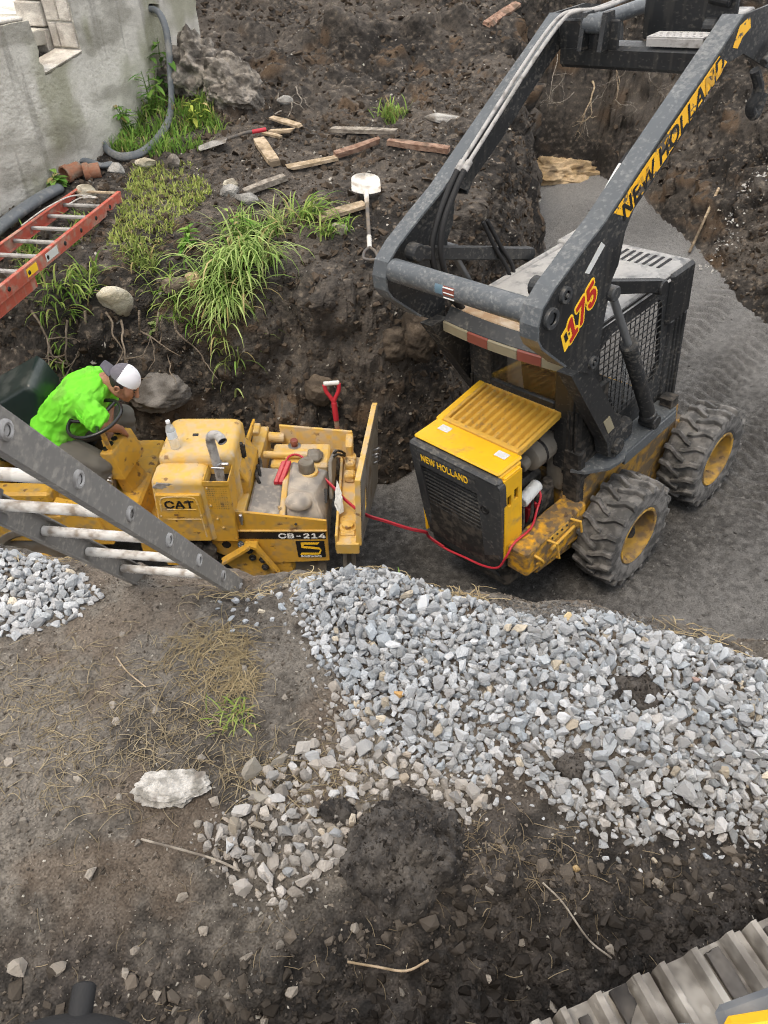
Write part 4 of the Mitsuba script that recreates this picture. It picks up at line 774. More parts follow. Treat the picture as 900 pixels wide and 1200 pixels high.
# head: skull, face; looking forward and down
HC = np.array([-1.693, 4.225, -.255]) + MAN; hf_ = np.array([.80, -.12, -.60]); hf_ /= np.linalg.norm(hf_); hu = np.array([.60, .03, .80]); hu -= hf_ * (hu @ hf_); hu /= np.linalg.norm(hu); hl = np.cross(hu, hf_)
def H(f, l, u): return HC + f * hf_ + l * hl + u * hu
def addj(n, p, r): J[n] = (p, r)
addj('skull', H(-.012, 0, .035), .083); addj('brow', H(.03, 0, .03), .070); addj('jaw', H(.052, 0, -.062), .040); addj('chin', H(.072, 0, -.085), .024); addj('jawR', H(.0, -.042, -.05), .034); addj('jawL', H(.0, .042, -.05), .034)
addj('nose0', H(.098, 0, .015), .012); addj('nose1', H(.118, 0, -.022), .0155); addj('cheR', H(.060, -.036, -.018), .030); addj('cheL', H(.060, .036, -.018), .030); addj('lip', H(.090, 0, -.052), .015); addj('lip2', H(.082, .018, -.053), .013); addj('lip3', H(.082, -.018, -.053), .013)
bones += [('neck1', 'skull'), ('neck1', 'jawR'), ('neck1', 'jawL'), ('skull', 'brow'), ('brow', 'cheR'), ('brow', 'cheL'), ('cheR', 'jaw'), ('cheL', 'jaw'), ('jaw', 'chin'), ('jawR', 'chin'), ('jawL', 'chin'), ('jawR', 'skull'), ('jawL', 'skull'), ('nose0', 'nose1'), ('brow', 'nose0'), ('lip2', 'lip3'), ('lip', 'jaw'), ('cheR', 'lip'), ('cheL', 'lip')]
# hands with five fingers
def hand(side, w, d, up, tag_):
    d = np.asarray(d, float) / np.linalg.norm(d); up = np.asarray(up, float); up -= d * (up @ d); up /= np.linalg.norm(up); l = np.cross(up, d) * side
    addj(tag_ + 'p0', w + d * .03, .026); jo = []
    for k, (off, ln) in enumerate(((-.030, .062), (-.010, .074), (.011, .080), (.031, .070))):
        b = w + d * .088 + l * off; addj(f'{tag_}k{k}', b, .0125); addj(f'{tag_}m{k}', b + d * ln * .5 - up * .012, .0095); addj(f'{tag_}t{k}', b + d * ln * .78 - up * .045, .0085)
        bones.extend([(tag_ + 'p0', f'{tag_}k{k}'), (f'{tag_}k{k}', f'{tag_}m{k}'), (f'{tag_}m{k}', f'{tag_}t{k}')])
    addj(tag_ + 'th0', w + d * .035 + l * .034, .013); addj(tag_ + 'th1', w + d * .07 + l * .055 - up * .012, .011); addj(tag_ + 'th2', w + d * .10 + l * .05 - up * .032, .0095)
    bones.extend([(tag_ + 'p0', tag_ + 'th0'), (tag_ + 'th0', tag_ + 'th1'), (tag_ + 'th1', tag_ + 'th2')])
hand(1, np.array(J['wrR'][0]), (.15, .62, -.60), (.55, -.1, .75), 'R'); hand(-1, np.array(J['wrL'][0]), (.55, -.5, -.35), (.3, 0, .9), 'L')
bones += [('wrR', 'Rp0'), ('wrL', 'Lp0')]
body = chain_body(bones, J, .014, 5)
put('body', body, 'skin', pe, smooth=True)
def grow(keys, dr): return {k: (J[k][0], J[k][1] + dr) for k in keys}
G = grow(['hipR', 'hipL', 'belly', 'chestR', 'chestL', 'shR', 'shL', 'neck0'], .022)
for k_, p_, r_ in (('hipR', (-2.30, 4.14, -.68), .142), ('hipL', (-2.30, 4.37, -.68), .142), ('belly', (-2.18, 4.25, -.54), .175), ('neck0', (-1.85, 4.25, -.262), .080)): G[k_] = (tuple(np.array(p_) + MAN), r_)
for s, sh, el in ((0, 'shR', 'elR'), (1, 'shL', 'elL')):
    a, b = np.array(J[sh][0]), np.array(J[el][0]); G[f's{s}'] = (tuple(a), .088); G[f'e{s}'] = (tuple(a * .22 + b * .78 + np.array([0, 0, .01])), .078)
B2 = [('hipR', 'hipL'), ('hipR', 'belly'), ('hipL', 'belly'), ('belly', 'chestR'), ('belly', 'chestL'), ('chestR', 'chestL'), ('chestR', 'shR'), ('chestL', 'shL'), ('shR', 'neck0'), ('shL', 'neck0'), ('chestR', 'neck0'), ('chestL', 'neck0'), ('s0', 'e0'), ('s1', 'e1'), ('chestR', 's0'), ('chestL', 's1')]
shirt = chain_body(B2, G, .0105, 14)
v = shirt.vertices; n = shirt.vertex_normals
fold = np.sin((v[:, 0] * .8 + v[:, 2] * 1.2) * 55 + 5 * nz(v, 5, 71)) * np.clip(nz(v, 4, 72) + .25, 0, 1)
td = np.array([.77, -.05, .64]); tp = np.cross(td, [0, 1.0, 0]); qv = np.stack([v @ td * 5 + v @ tp * 2, v @ tp * 17 - v @ td * 5, v[:, 1] * 9], 1)
crease = (1 - np.abs(nz(qv, 1, 76, 2)))**6; crease2 = (1 - np.abs(nz(qv[:, [1, 0, 2]] * .8 + 3, 1, 77, 2)))**8
shirt.vertices = v + n * (.010 * nz(v, 8, 70) + .007 * fold + .014 * crease - .010 * crease2)[:, None]
put('shirt', shirt, 'lime_shirt', pe, smooth=True, label='lime green short sleeved shirt with dirt on the side')
G = grow(['hipR', 'hipL', 'knR', 'knL'], .022)
G['hipR'] = (tuple(np.array((-2.28, 4.14, -.72)) + MAN), .142); G['hipL'] = (tuple(np.array((-2.28, 4.36, -.72)) + MAN), .142); G['knR'] = (J['knR'][0], .095); G['knL'] = (J['knL'][0], .092); G['anR'] = (J['anR'][0], .082); G['anL'] = (J['anL'][0], .08)
pants = chain_body([('hipR', 'hipL'), ('hipR', 'knR'), ('knR', 'anR'), ('hipL', 'knL'), ('knL', 'anL')], G, .016, 10)
v = pants.vertices; n = pants.vertex_normals
pants.vertices = v + n * (.012 * nz(v, 9, 73) + .008 * np.sin(v[:, 2] * 70 + 20 * v[:, 0] + 4 * nz(v, 6, 74)) * np.clip(nz(v, 3, 75) + .4, 0, 1))[:, None]
put('trousers', pants, 'trouser_cloth', pe, smooth=True)
for a, f in (('anR', 'ftR'), ('anL', 'ftL')):
    b = np.array(J[f][0]); q = np.array(J[a][0])
    put('boot', chain_body([('a', 'b'), ('b', 'c'), ('a', 'd')], {'a': (q + [0, 0, -.02], .058), 'b': (b + [-.02, 0, -.02], .048), 'c': (b + [.05, 0, -.025], .042), 'd': (q + [-.01, 0, .06], .055)}, .015, 6), 'boot_brown', pe, smooth=True)
# cap worn backwards, hair, ear, eye, brow
def dome(r, z0, sx, sy, sz, flt):
    P = []
    m = trimesh.creation.icosphere(4, r); v = np.array(m.vertices); keep = (v[:, 2] > z0)
    f = m.faces[keep[m.faces].all(1)]
    if flt is not None: f = f[[flt(v[t].mean(0)) for t in f]]
    u, inv = np.unique(f, return_inverse=True); w = v[u] * [sx, sy, sz]
    return trimesh.Trimesh(w, inv.reshape(-1, 3), process=False)
CM = np.eye(4); CM[:3, :3] = np.stack([hf_, hl, hu], 1); CM[:3, 3] = H(-.006, 0, .048)
cp = put('cap', dome(.094, -.012, 1.1, .92, 1.05, lambda c: c[0] > -.028), 'cap_white', pe, smooth=True, frame=CM, label='white front half of the cap')
put('cap_back', dome(.0945, -.012, 1.1, .92, 1.05, lambda c: c[0] <= -.028), 'cap_grey', cp, smooth=True, frame=CM)
br = [(-.085 - .085 * t, (.066 - .022 * t**2) * s, -.005 - .012 * abs(s) + .022 * t) for t in np.linspace(0, 1, 6) for s in np.linspace(-1, 1, 9)]
fb_ = [(i * 9 + j, i * 9 + j + 1, (i + 1) * 9 + j + 1) for i in range(5) for j in range(8)] + [(i * 9 + j, (i + 1) * 9 + j + 1, (i + 1) * 9 + j) for i in range(5) for j in range(8)]
top_ = np.array(br); brim = trimesh.Trimesh(np.vstack([top_, top_ - [0, 0, .006]]), fb_ + [tuple(np.array(t)[::-1] + 54) for t in fb_], process=False)
put('cap_brim', brim, 'cap_grey', cp, smooth=True, frame=CM)
put('cap_button', rod((0, 0, .098), (0, 0, .104), .007), 'cap_white', cp, frame=CM)
HM = np.eye(4); HM[:3, :3] = CM[:3, :3]; HM[:3, 3] = H(-.016, 0, .028)
put('hair', dome(.0885, -.062, 1.02, .965, 1.0, lambda c: c[2] < .045 and c[0] < .038 - .9 * max(0, -c[2] - .01) - (.02 if abs(c[1]) < .05 else 0)), 'hair_dark', pe, smooth=True, frame=HM)
for s in (-1, 1):
    e = tube(smooth_path([(-.012, s * .082, -.028), (.002, s * .091, -.02), (.008, s * .094, .006), (-.004, s * .098, .022), (-.022, s * .097, .014), (-.024, s * .090, -.008), (-.012, s * .083, -.026)], 6), .006, 8); e.apply_transform(CM @ np.array([[1, 0, 0, .008], [0, 1, 0, 0], [0, 0, 1, -.05], [0, 0, 0, 1.0]]))
    put('ear', [e, hull([H(-.01, s * .085, -.02), H(.01, s * .085, -.02), H(.006, s * .083, .012), H(-.014, s * .086, .012), H(-.004, s * .092, -.002), H(-.004, s * .078, -.002)])], 'skin', pe, smooth=True)
    put('eye', [m_ for m_ in [trimesh.creation.icosphere(2, .0095)] if m_.apply_translation(H(.087, s * .029, .012)) is not None], 'hair_dark', pe, smooth=True)
    put('eyebrow', tube(np.array([H(.094, s * .014, .029), H(.093, s * .03, .034), H(.083, s * .047, .028)]), .005, 6), 'hair_dark', pe)
put('moustache', tube(np.array([H(.088, -.026, -.046), H(.103, 0, -.040), H(.088, .026, -.046)]), .006, 6), 'hair_dark', pe)
put('trouser_mark', [tube(smooth_path([tuple(np.array(q_) + MAN) for q_ in ((-2.165, 4.018, -.69), (-2.15, 4.012, -.705), (-2.13, 4.016, -.70))]), .004, 6)], 'sticker_white', pe)

# ------------------------------------------------------------------ water bottle on the hood
scene['bottle_plastic'] = {'type': 'blendbsdf', 'weight': .28, 'bsdf_a': {'type': 'thindielectric', 'int_ior': 1.5}, 'bsdf_b': two({'type': 'diffuse', 'reflectance': rgb(.75, .78, .8)})}  # white mixed into the colour stands in for highlights on clear plastic
simple('bottle_label', (.62, .68, .74), .4); simple('bottle_cap', (.75, .77, .8), .4)
bo = thing('water_bottle', 'clear plastic water bottle standing on the roller hood', 'bottle')
bp, bd = np.array([-1.425, 4.16, -.717]), np.array([-.09, .03, 1])
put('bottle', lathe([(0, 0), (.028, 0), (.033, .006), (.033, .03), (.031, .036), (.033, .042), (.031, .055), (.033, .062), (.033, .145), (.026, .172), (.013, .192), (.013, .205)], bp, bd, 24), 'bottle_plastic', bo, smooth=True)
put('label', lathe([(.0336, .085), (.0338, .087), (.0338, .140), (.0336, .142)], bp, bd, 24), 'bottle_label', bo, smooth=True)
put('bottle_cap', lathe([(.0145, 0), (.015, .001), (.015, .015), (.013, .018), (0, .018)], bp + .2 * bd / np.linalg.norm(bd), bd, 20), 'bottle_cap', bo, smooth=35)

# ------------------------------------------------------------------ red booster cable from the roller to the loader
def Lw(x, y, z): return (SK[:3, :3] @ np.array([x, y, z]) + SK[:3, 3])
cb = thing('jumper_cable', 'red jumper cable running from the roller to the loader', 'cable')
pth = smooth_path([(-.73, 4.33, -1.02), (-.70, 4.42, -.98), (-.62, 4.46, -1.0), (-.50, 4.36, -1.07), (-.38, 4.26, -1.13), (-.26, 4.12, -1.17), (-.13, 3.97, -1.16), (.02, 3.93, -1.19), (.17, 3.92, -1.245), (.30, 3.95, -1.31), Lw(-1.03, .30, .50), Lw(-1.02, .14, .47), Lw(-1.015, -.04, .49), Lw(-1.02, -.22, .525), Lw(-1.025, -.36, .60), Lw(-1.0, -.415, .72), Lw(-.92, -.42, .79), Lw(-.74, -.42, .80), Lw(-.60, -.36, .82), Lw(-.53, -.34, .90), Lw(-.53, -.31, .94), Lw(-.59, -.30, .90), Lw(-.60, -.30, .82)], 8)
put('wire', tube(pth, .0085, 8), 'cable_red', cb, smooth=True)
put('wire', tube(pth[24:88] + [0.0, -.004, .015], .0075, 8), 'cable_red', cb, smooth=True)
for dx in (0, .035): put('clamp', rhull([(-.80 + dx, 4.25, -1.11), (-.775 + dx, 4.25, -1.11), (-.74 + dx, 4.37, -1.0), (-.715 + dx, 4.37, -1.0), (-.80 + dx, 4.25, -1.085), (-.775 + dx, 4.25, -1.085), (-.74 + dx, 4.37, -.975), (-.715 + dx, 4.37, -.975)], .006), 'cable_red', cb)
g5 = np.random.default_rng(2024)
def pebble_shape(seed, n=13):
    g = np.random.default_rng(seed); p = g.normal(size=(n, 3)); p /= np.linalg.norm(p, axis=1, keepdims=True); p *= g.uniform(.82, 1.12, (n, 1)) * np.array([1.1, .86, .66]) * g.uniform(.85, 1.15, 3)
    h = trimesh.convex.convex_hull(p); return np.array(h.vertices), np.array(h.faces)
STONES = [pebble_shape(k, 11 + k % 7) for k in range(70)]
CRUMBS = [pebble_shape(900 + k, 8) for k in range(24)]; LUMPS_ = [pebble_shape(940 + k, 14) for k in range(24)]
def rand_rot(n, g):
    q = g.normal(size=(n, 4)); q /= np.linalg.norm(q, axis=1, keepdims=True); w, x, y, z = q.T
    return np.stack([np.stack([1 - 2 * (y*y + z*z), 2 * (x*y - z*w), 2 * (x*z + y*w)], -1), np.stack([2 * (x*y + z*w), 1 - 2 * (x*x + z*z), 2 * (y*z - x*w)], -1), np.stack([2 * (x*z - y*w), 2 * (y*z + x*w), 1 - 2 * (x*x + y*y)], -1)], 1)
def pieces(pos, size, col, shapes, g, rot=None, squash=1.0):
    """Vertices, faces and colours of many little stones."""
    n = len(pos); rot = rand_rot(n, g) if rot is None else rot; k = g.integers(0, len(shapes), n); out = []
    for i in range(n):
        v, f = shapes[k[i]]; w = (v * size[i]) @ rot[i].T; w[:, 2] *= squash; out.append((w + pos[i], f, np.broadcast_to(col[i], v.shape)))
    return out
def join(ps):
    off = np.cumsum([0] + [len(p[0]) for p in ps[:-1]])
    return trimesh.Trimesh(np.vstack([p[0] for p in ps]), np.vstack([p[1] + o for p, o in zip(ps, off)]), process=False), np.vstack([p[2] for p in ps])

# ------------------------------------------------------------------ materials of wall, wood, stone, plants
def concrete_fn(p, n, uv):
    a = fb(p.x * .9, p.y * .9, p.z * 1.4, 4); b = fb(p.x * 8, p.y * 8, p.z * 8, 4); st = fb(p.x * 7 + p.y * 7, 3.0, p.z * .7, 4); g = ns(p.x * 120, p.y * 120, p.z * 120)
    c = mx((.42, .40, .355), (.60, .575, .52), sst(.3, .7, .6 * a + .4 * b)); c = mx(c, (.18, .17, .15), sst(.56, .74, st) * .45)
    c = mx(c, (.20, .20, .11), sst(.52, .68, fb(p.x * 2.1 + 8, p.y * 2.1, p.z * 1.2, 4)) * .6); c = mx(c, (.13, .12, .09), sst(.55, .66, fb(p.x * 1.3 + 3, p.y * 1.3, p.z * 2.2 + 4, 4)) * .5)
    return c * (.86 + .28 * g)
scene['concrete'] = two({'type': 'bumpmap', 'arbitrary': tex(lambda p, n, uv: fb(p.x * 40, p.y * 40, p.z * 40, 2), 2e-3), 'scale': .01, 'bsdf': {'type': 'principled', 'base_color': tex(concrete_fn), 'roughness': .9, 'specular': .3}})
def wood(name, c0, c1): PALETTES['woody'][name] = (*c0, *c1); return name
wood('wood_pale', (.26, .20, .13), (.44, .35, .25)); wood('wood_grey', (.15, .13, .11), (.30, .27, .23)); wood('wood_red', (.17, .10, .07), (.30, .20, .15))
W_ = table(list(PALETTES['woody'].values()))
def wood_fn(p, n, uv):
    i = mi.UInt32(uv.x); q = sst(.3, .7, fb(p.x * 26 + p.y * 9, p.y * 26 - p.x * 9, p.z * 40, 3)); d = sst(.55, .7, fb(p.x * 5, p.y * 5, p.z * 5, 2)) * .75
    c0, c1 = (mi.Color3f(W_(k, i), W_(k + 1, i), W_(k + 2, i)) for k in (0, 3))
    return (c0 * (1 - q) + c1 * q) * (1 - d) + mi.Color3f(.07, .055, .04) * d
scene['woody'] = two({'type': 'principled', 'base_color': tex(wood_fn), 'roughness': .9, 'specular': .25})
def rockm(name, c0, c1, s=9, stain=(.10, .08, .06)): PALETTES['stony'][name] = (*c0, *c1, s, *stain); return name
rockm('block', (.36, .33, .29), (.56, .53, .48), 10, (.3, .28, .25)); rockm('rock_tan', (.30, .27, .20), (.48, .45, .37)); rockm('rock_grey', (.16, .155, .145), (.36, .35, .33)); rockm('rock_brown', (.10, .08, .06), (.22, .18, .14)); rockm('rock_concrete', (.22, .21, .19), (.45, .435, .41), 34, (.12, .10, .085)); rockm('rock_stump', (.07, .062, .054), (.27, .245, .215), 14, (.02, .017, .014)); rockm('rock_orange', (.34, .24, .13), (.50, .38, .24)); rockm('rock_pink', (.28, .19, .16), (.40, .30, .26)); rockm('rock_bank', (.07, .063, .056), (.23, .215, .20), 7, (.05, .04, .03)); rockm('wet_clod', (.022, .020, .019), (.080, .073, .067), 17, (.10, .09, .08)); rockm('soil_brown', (.05, .04, .031), (.12, .095, .072), 12, (.03, .025, .02))
R_ = table(list(PALETTES['stony'].values()))
def rock_fn(p, n, uv):
    i = mi.UInt32(uv.x); s = R_(6, i); a = sst(.3, .7, fb(p.x * s, p.y * s, p.z * s, 3)); d = sst(.56, .72, fb(p.x * s * .5 + 4, p.y * s * .5, p.z * s * .5, 3)) * .7
    c0, c1, c2 = (mi.Color3f(R_(k, i), R_(k + 1, i), R_(k + 2, i)) for k in (0, 3, 7))
    return ((c0 * (1 - a) + c1 * a) * (1 - d) + c2 * d) * (.78 + .44 * ns(p.x * 140, p.y * 140, p.z * 140))
scene['stony'] = two({'type': 'bumpmap', 'arbitrary': tex(lambda p, n, uv: fb(p.x * 70, p.y * 70, p.z * 70, 2), 1e-3), 'scale': .008, 'bsdf': {'type': 'principled', 'base_color': tex(rock_fn), 'roughness': .9, 'specular': .3}})
paint('hose_grey', (.115, .13, .145), (.24, .235, .22), .3, .5, 14); paint('clay_pipe', (.30, .13, .075), (.22, .17, .13), .35, .8, 18); paint('shovel_white', (.60, .59, .56), (.28, .23, .17), .25, .5, 14); paint('old_iron', (.09, .085, .082), (.16, .13, .10), .5, .6, 14, (.13, .06, .03))
paint('track_steel', (.105, .093, .080), (.30, .28, .25), .5, .42, 26, (.05, .042, .036)); paint('excavator_grey', (.11, .12, .135), (.2, .2, .2), .3, .4, 10); paint('excavator_yellow', (.80, .44, .01), (.5, .35, .1), .08, .35, 10); simple('grip_blue', (.36, .43, .47), .6)
scene['leaf'] = {'type': 'principledthin', 'base_color': VC, 'roughness': .6, 'diff_trans': .7, 'spec_trans': 0.0}
scene['straw'] = two({'type': 'diffuse', 'reflectance': VC})
scene['fabric_tan'] = two({'type': 'diffuse', 'reflectance': tex(lambda p, n, uv: mx((.16, .11, .075), (.36, .28, .21), fb(p.x * 14, p.y * 14, p.z * 14, 3)))})

def gp(x, y): return float(surf(x, y)[0])

# ------------------------------------------------------------------ concrete wall
WO, WT = np.array([-3.35, 6.5, 0.0]), np.array([.35423, .93516, 0.0]); WN = np.array([.93516, -.35423, 0.0])
WM = np.eye(4); WM[:3, :3] = np.stack([WT, -WN, [0, 0, 1]], 1); WM[:3, 3] = WO   # local x along the wall, y into it, z up
wl = thing('concrete_wall', 'stained grey concrete building wall with a broken window opening', 'wall')
def jag(a, b, n, amp, seed):
    g = np.random.default_rng(seed); t = np.linspace(0, 1, n)[1:-1, None]; p = np.array(a) * (1 - t) + np.array(b) * t
    return [tuple(a)] + [tuple(q) for q in p + g.normal(0, amp, p.shape)]
out = jag((-3.2, -.6), (3.57, -.3), 3, 0, 1) + jag((3.57, -.3), (3.61, 2.6), 26, .012, 2) + jag((3.61, 2.6), (1.50, 2.6), 3, 0, 3) + jag((1.50, 2.6), (1.565, 1.055), 14, .012, 4) + jag((1.565, 1.055), (1.03, .955), 8, .006, 5) + jag((1.03, .955), (1.0, 1.37), 8, .010, 6) + jag((1.0, 1.37), (-3.2, 1.34), 22, .008, 7)
hole = Polygon([(2.80 + .085 * (1 + .3 * math.sin(3.1 * k)) * math.cos(k), 1.275 + .065 * (1 + .25 * math.cos(2.3 * k)) * math.sin(k)) for k in np.linspace(0, 6.1, 14)])
wp = Polygon(out).buffer(0).difference(hole)
put('wall_face', plate(wp, 'y', 0, .30), 'concrete', wl, frame=WM)
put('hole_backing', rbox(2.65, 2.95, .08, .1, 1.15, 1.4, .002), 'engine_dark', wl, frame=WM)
put('sill', rhull([(1.03, .01, .965), (1.57, .01, 1.062), (1.03, .29, .965), (1.57, .29, 1.062), (1.03, -.012, .985), (1.57, -.012, 1.08), (1.03, .29, .985), (1.57, .29, 1.08)], .006), 'block', wl, frame=WM)
put('wall_ledge', rbox(-3.2, .97, .02, .29, 1.372, 1.40, .01), 'block', wl, frame=WM, label='pale ledge along the low part of the wall')
for k in range(7):
    z0 = 1.10 + .205 * k
    for a, b in (((.012, .14), (.15, .288)) if k % 2 else ((.012, .20), (.21, .288))):
        xj = 1.565 - .042 * (z0 - 1.055)
        put('block', rbox(xj - .022, xj + .004, a, b, z0, z0 + .193, .008), 'block', wl, frame=WM)
for k in range(6): put('block', rbox(1.50 + .01 * k, 1.9, .31, .6, 1.05 + .205 * k, 1.05 + .205 * k + .19, .01), 'block', wl, frame=WM)
structure('floor_slab', rbox(-3.0, 3.4, .32, 4.5, 1.12, 1.24, .01), 'concrete', frame=WM)

# ------------------------------------------------------------------ ladders
al = thing('aluminium_ladder', 'worn aluminium ladder leaning up from the near bank at the left', 'ladder')
A0, DK = np.array([-.73995, 1.2057, 1.39667]), np.array([.02097, .17230, -.25205]); RU = np.array([-.417, .045, .0]); dl = DK / np.linalg.norm(DK)
wdt = np.cross(dl, RU); wdt /= np.linalg.norm(wdt); wdt *= np.sign(wdt[2]) or 1; ax = RU / np.linalg.norm(RU)
LM = np.eye(4); LM[:3, :3] = np.stack([dl, wdt, np.cross(dl, wdt)], 1); LM[:3, 3] = A0
zs = 1 if np.cross(dl, wdt) @ ax > 0 else -1   # local z towards the second rail
def rail(z, s):   # channel section: web outside, two flanges pointing inwards
    L0, L1, h = -1.6, .3059 * 6.12, .041
    return [rbox(L0, L1, -h, h, min(z, z + s * .004), max(z, z + s * .004), .001), rbox(L0, L1, h - .005, h + .001, min(z + s * .003, z + s * .026), max(z + s * .003, z + s * .026), .001), rbox(L0, L1, -h - .001, -h + .005, min(z + s * .003, z + s * .026), max(z + s * .003, z + s * .026), .001)]
put('rail', rail(0, zs), 'ladder_rail', al, frame=LM); put('rail', rail(zs * .42, -zs), 'ladder_rail', al, frame=LM)
for k in range(-5, 7):
    x = .3059 * k
    if k == 6: x -= .03
    rg = put('rung', rod((x, 0, zs * .006), (x, 0, zs * .414), .0168, n=14), 'rung_white', al, smooth=35, frame=LM)
    put('rung_end', [lathe([(.012, -.006), (.016, -.009), (.022, -.007), (.023, 0)], (x, 0, 0), (0, 0, zs), 20), lathe([(0, .001), (.0125, -.003)], (x, 0, 0), (0, 0, zs), 16)], 'aluminium_worn', rg, smooth=35, frame=LM)
put('rail_bracket', [rbox(.3059 * 2 - .05, .3059 * 2 + .02, -.05, .05, *sorted((zs * .385, zs * .405)), .004), rbox(.3059 * 2 - .03, .3059 * 2 + .03, -.055, -.02, *sorted((zs * .36, zs * .41)), .004)], 'rod_steel', al, frame=LM)

rd = thing('red_ladder', 'orange red extension ladder lying on the bank below the concrete wall', 'ladder')
RA, RB = np.array([-2.37, 6.95, .135]), np.array([-2.805, 6.97, .135]); rdv = np.array([-.125, -1, -.006]); rdv /= np.linalg.norm(rdv)
RM = frame3(RA, rdv, RB - RA)       # x along, y towards the other rail
def rrail(y, s, L0, L1, z0, h=.095):
    return [rbox(L0, L1, *sorted((y, y + s * .006)), z0 - h, z0, .002), rbox(L0, L1, *sorted((y, y + s * .032)), z0 - .002, z0 + .004, .002), rbox(L0, L1, *sorted((y, y + s * .032)), z0 - h - .004, z0 - h + .002, .002)]
def flip(M): return M
sgn = 1 if RM[2, 2] > 0 else -1
RF = RM @ np.diag([1, 1, sgn, 1.0])
fixm = (lambda ms: [trimesh.Trimesh(m.vertices * [1, 1, sgn], m.faces[:, ::-1] if sgn < 0 else m.faces, process=False) for m in (ms if isinstance(ms, list) else [ms])])
put('rail', fixm(rrail(0, 1, 0, 3.9, 0)), 'red_paint', rd, frame=RM); put('rail', fixm(rrail(.435, -1, -.02, 3.9, 0)), 'red_paint', rd, frame=RM)
put('lower_rail', fixm(rrail(.030, 1, 1.62, 4.3, -.115, .08)), 'red_paint', rd, frame=RM); put('lower_rail', fixm(rrail(.40, -1, 1.62, 4.3, -.115, .08)), 'red_paint', rd, frame=RM)
for k in range(13):
    x = .27 + .290 * k
    put('rung', fixm(rbox(x - .017, x + .017, .006, .429, -.062, -.034, .007)), 'aluminium_worn', rd, frame=RM)
    put('rung_rivet', fixm(lathe([(0, 0), (.012, 0), (.017, .003), (.019, .008)], (x, -.007, -.048), (0, 1, 0), 14)), 'engine_dark', rd, frame=RM)
for k in range(8): put('lower_rung', fixm(rbox(1.80 + .29 * k, 1.83 + .29 * k, .036, .394, -.17, -.145, .007)), 'aluminium_worn', rd, frame=RM)
put('warning_sticker', fixm(rbox(1.60, 1.75, -.0022, -.0006, -.075, -.015, .0004)), 'letter_yellow', rd, frame=RM, label='yellow warning sticker on the red rail')
put('warning_sticker', fixm(rbox(1.27, 1.46, -.0022, -.0006, -.075, -.015, .0004)), 'sticker_white', rd, frame=RM)
put('rail_bracket', fixm([rbox(2.03, 2.10, .39, .43, -.09, .012, .006)]), 'black_matt', rd, frame=RM)
put('end_strip', fixm(rbox(.005, .03, .01, .425, -.02, .0, .004)), 'wood_pale', rd, frame=RM)
put('rope', tube(smooth_path([(-2.70, 6.55, .15), (-2.62, 6.66, .17), (-2.50, 6.70, .155), (-2.62, 6.78, .15), (-2.75, 6.72, .16), (-2.85, 6.4, .16), (-2.90, 6.0, .155)], 6), .006, 6), 'straw_rope' if 0 else 'rung_white', rd)

# ------------------------------------------------------------------ discharge hose, clay pipes
hp = [(-2.52, 9.08, 1.27), (-2.37, 9.06, 1.285), (-2.28, 9.0, 1.255), (-2.225, 8.94, 1.13), (-2.215, 8.88, .93), (-2.22, 8.78, .70), (-2.22, 8.64, .50), (-2.24, 8.44, .37), (-2.30, 8.1, .28), (-2.39, 7.85, .235), (-2.5, 7.78, .22), (-2.61, 7.8, .215), (-2.73, 7.9, .24), (-2.81, 8.01, .28), (-2.89, 7.93, .26), (-2.98, 7.8, .22), (-3.12, 7.55, .17)]
hs = tag('x', '', '') if 0 else thing('discharge_hose', 'grey flat discharge hose hanging from a hole in the wall', 'hose')
P_ = smooth_path(hp, 8); k = len(P_); fl_ = np.where(np.arange(k) > 40, .62, .9)
put('hose', tube(P_, .032, 14, (fl_ * 0 + 1.15, fl_)), 'hose_grey', hs, smooth=True)
P_ = smooth_path([(-2.62, 7.62, .19), (-2.72, 7.56, .19), (-2.80, 7.62, .20), (-2.92, 7.66, .21), (-3.06, 7.60, .20)], 8)
put('hose_loop', tube(P_, .04, 12, (1.2, .6)), 'hose_grey', hs, smooth=True)
P_ = smooth_path([(-2.98, 7.10, .12), (-3.06, 6.85, .11), (-3.14, 6.5, .09), (-3.22, 6.2, .05), (-3.35, 5.8, -.02), (-3.5, 5.3, -.06)], 8)
tag(put('grey_pipe', tube(P_, .058, 16, (1.05, .8)), 'hose_grey', None, smooth=True), 'blue grey pipe lying along the foot of the wall', 'pipe')
for c, d, L in (((-2.93, 7.36, .19), (.55, .8, .1), .17), ((-2.76, 7.42, .18), (.9, .3, .05), .15)):
    d = np.array(d) / np.linalg.norm(d)
    m = lathe([(.062, 0), (.075, 0), (.078, .006), (.078, .05), (.066, .06), (.066, L), (.054, L), (.054, .05), (.062, .045), (.062, 0)], np.array(c) - d * L / 2, d, 28)
    tag(put('clay_pipe', m, 'clay_pipe', None, smooth=35), 'broken red clay pipe piece, open end facing the camera' if c[0] < -2.9 else 'broken red clay pipe piece, right one of the two', 'pipe')

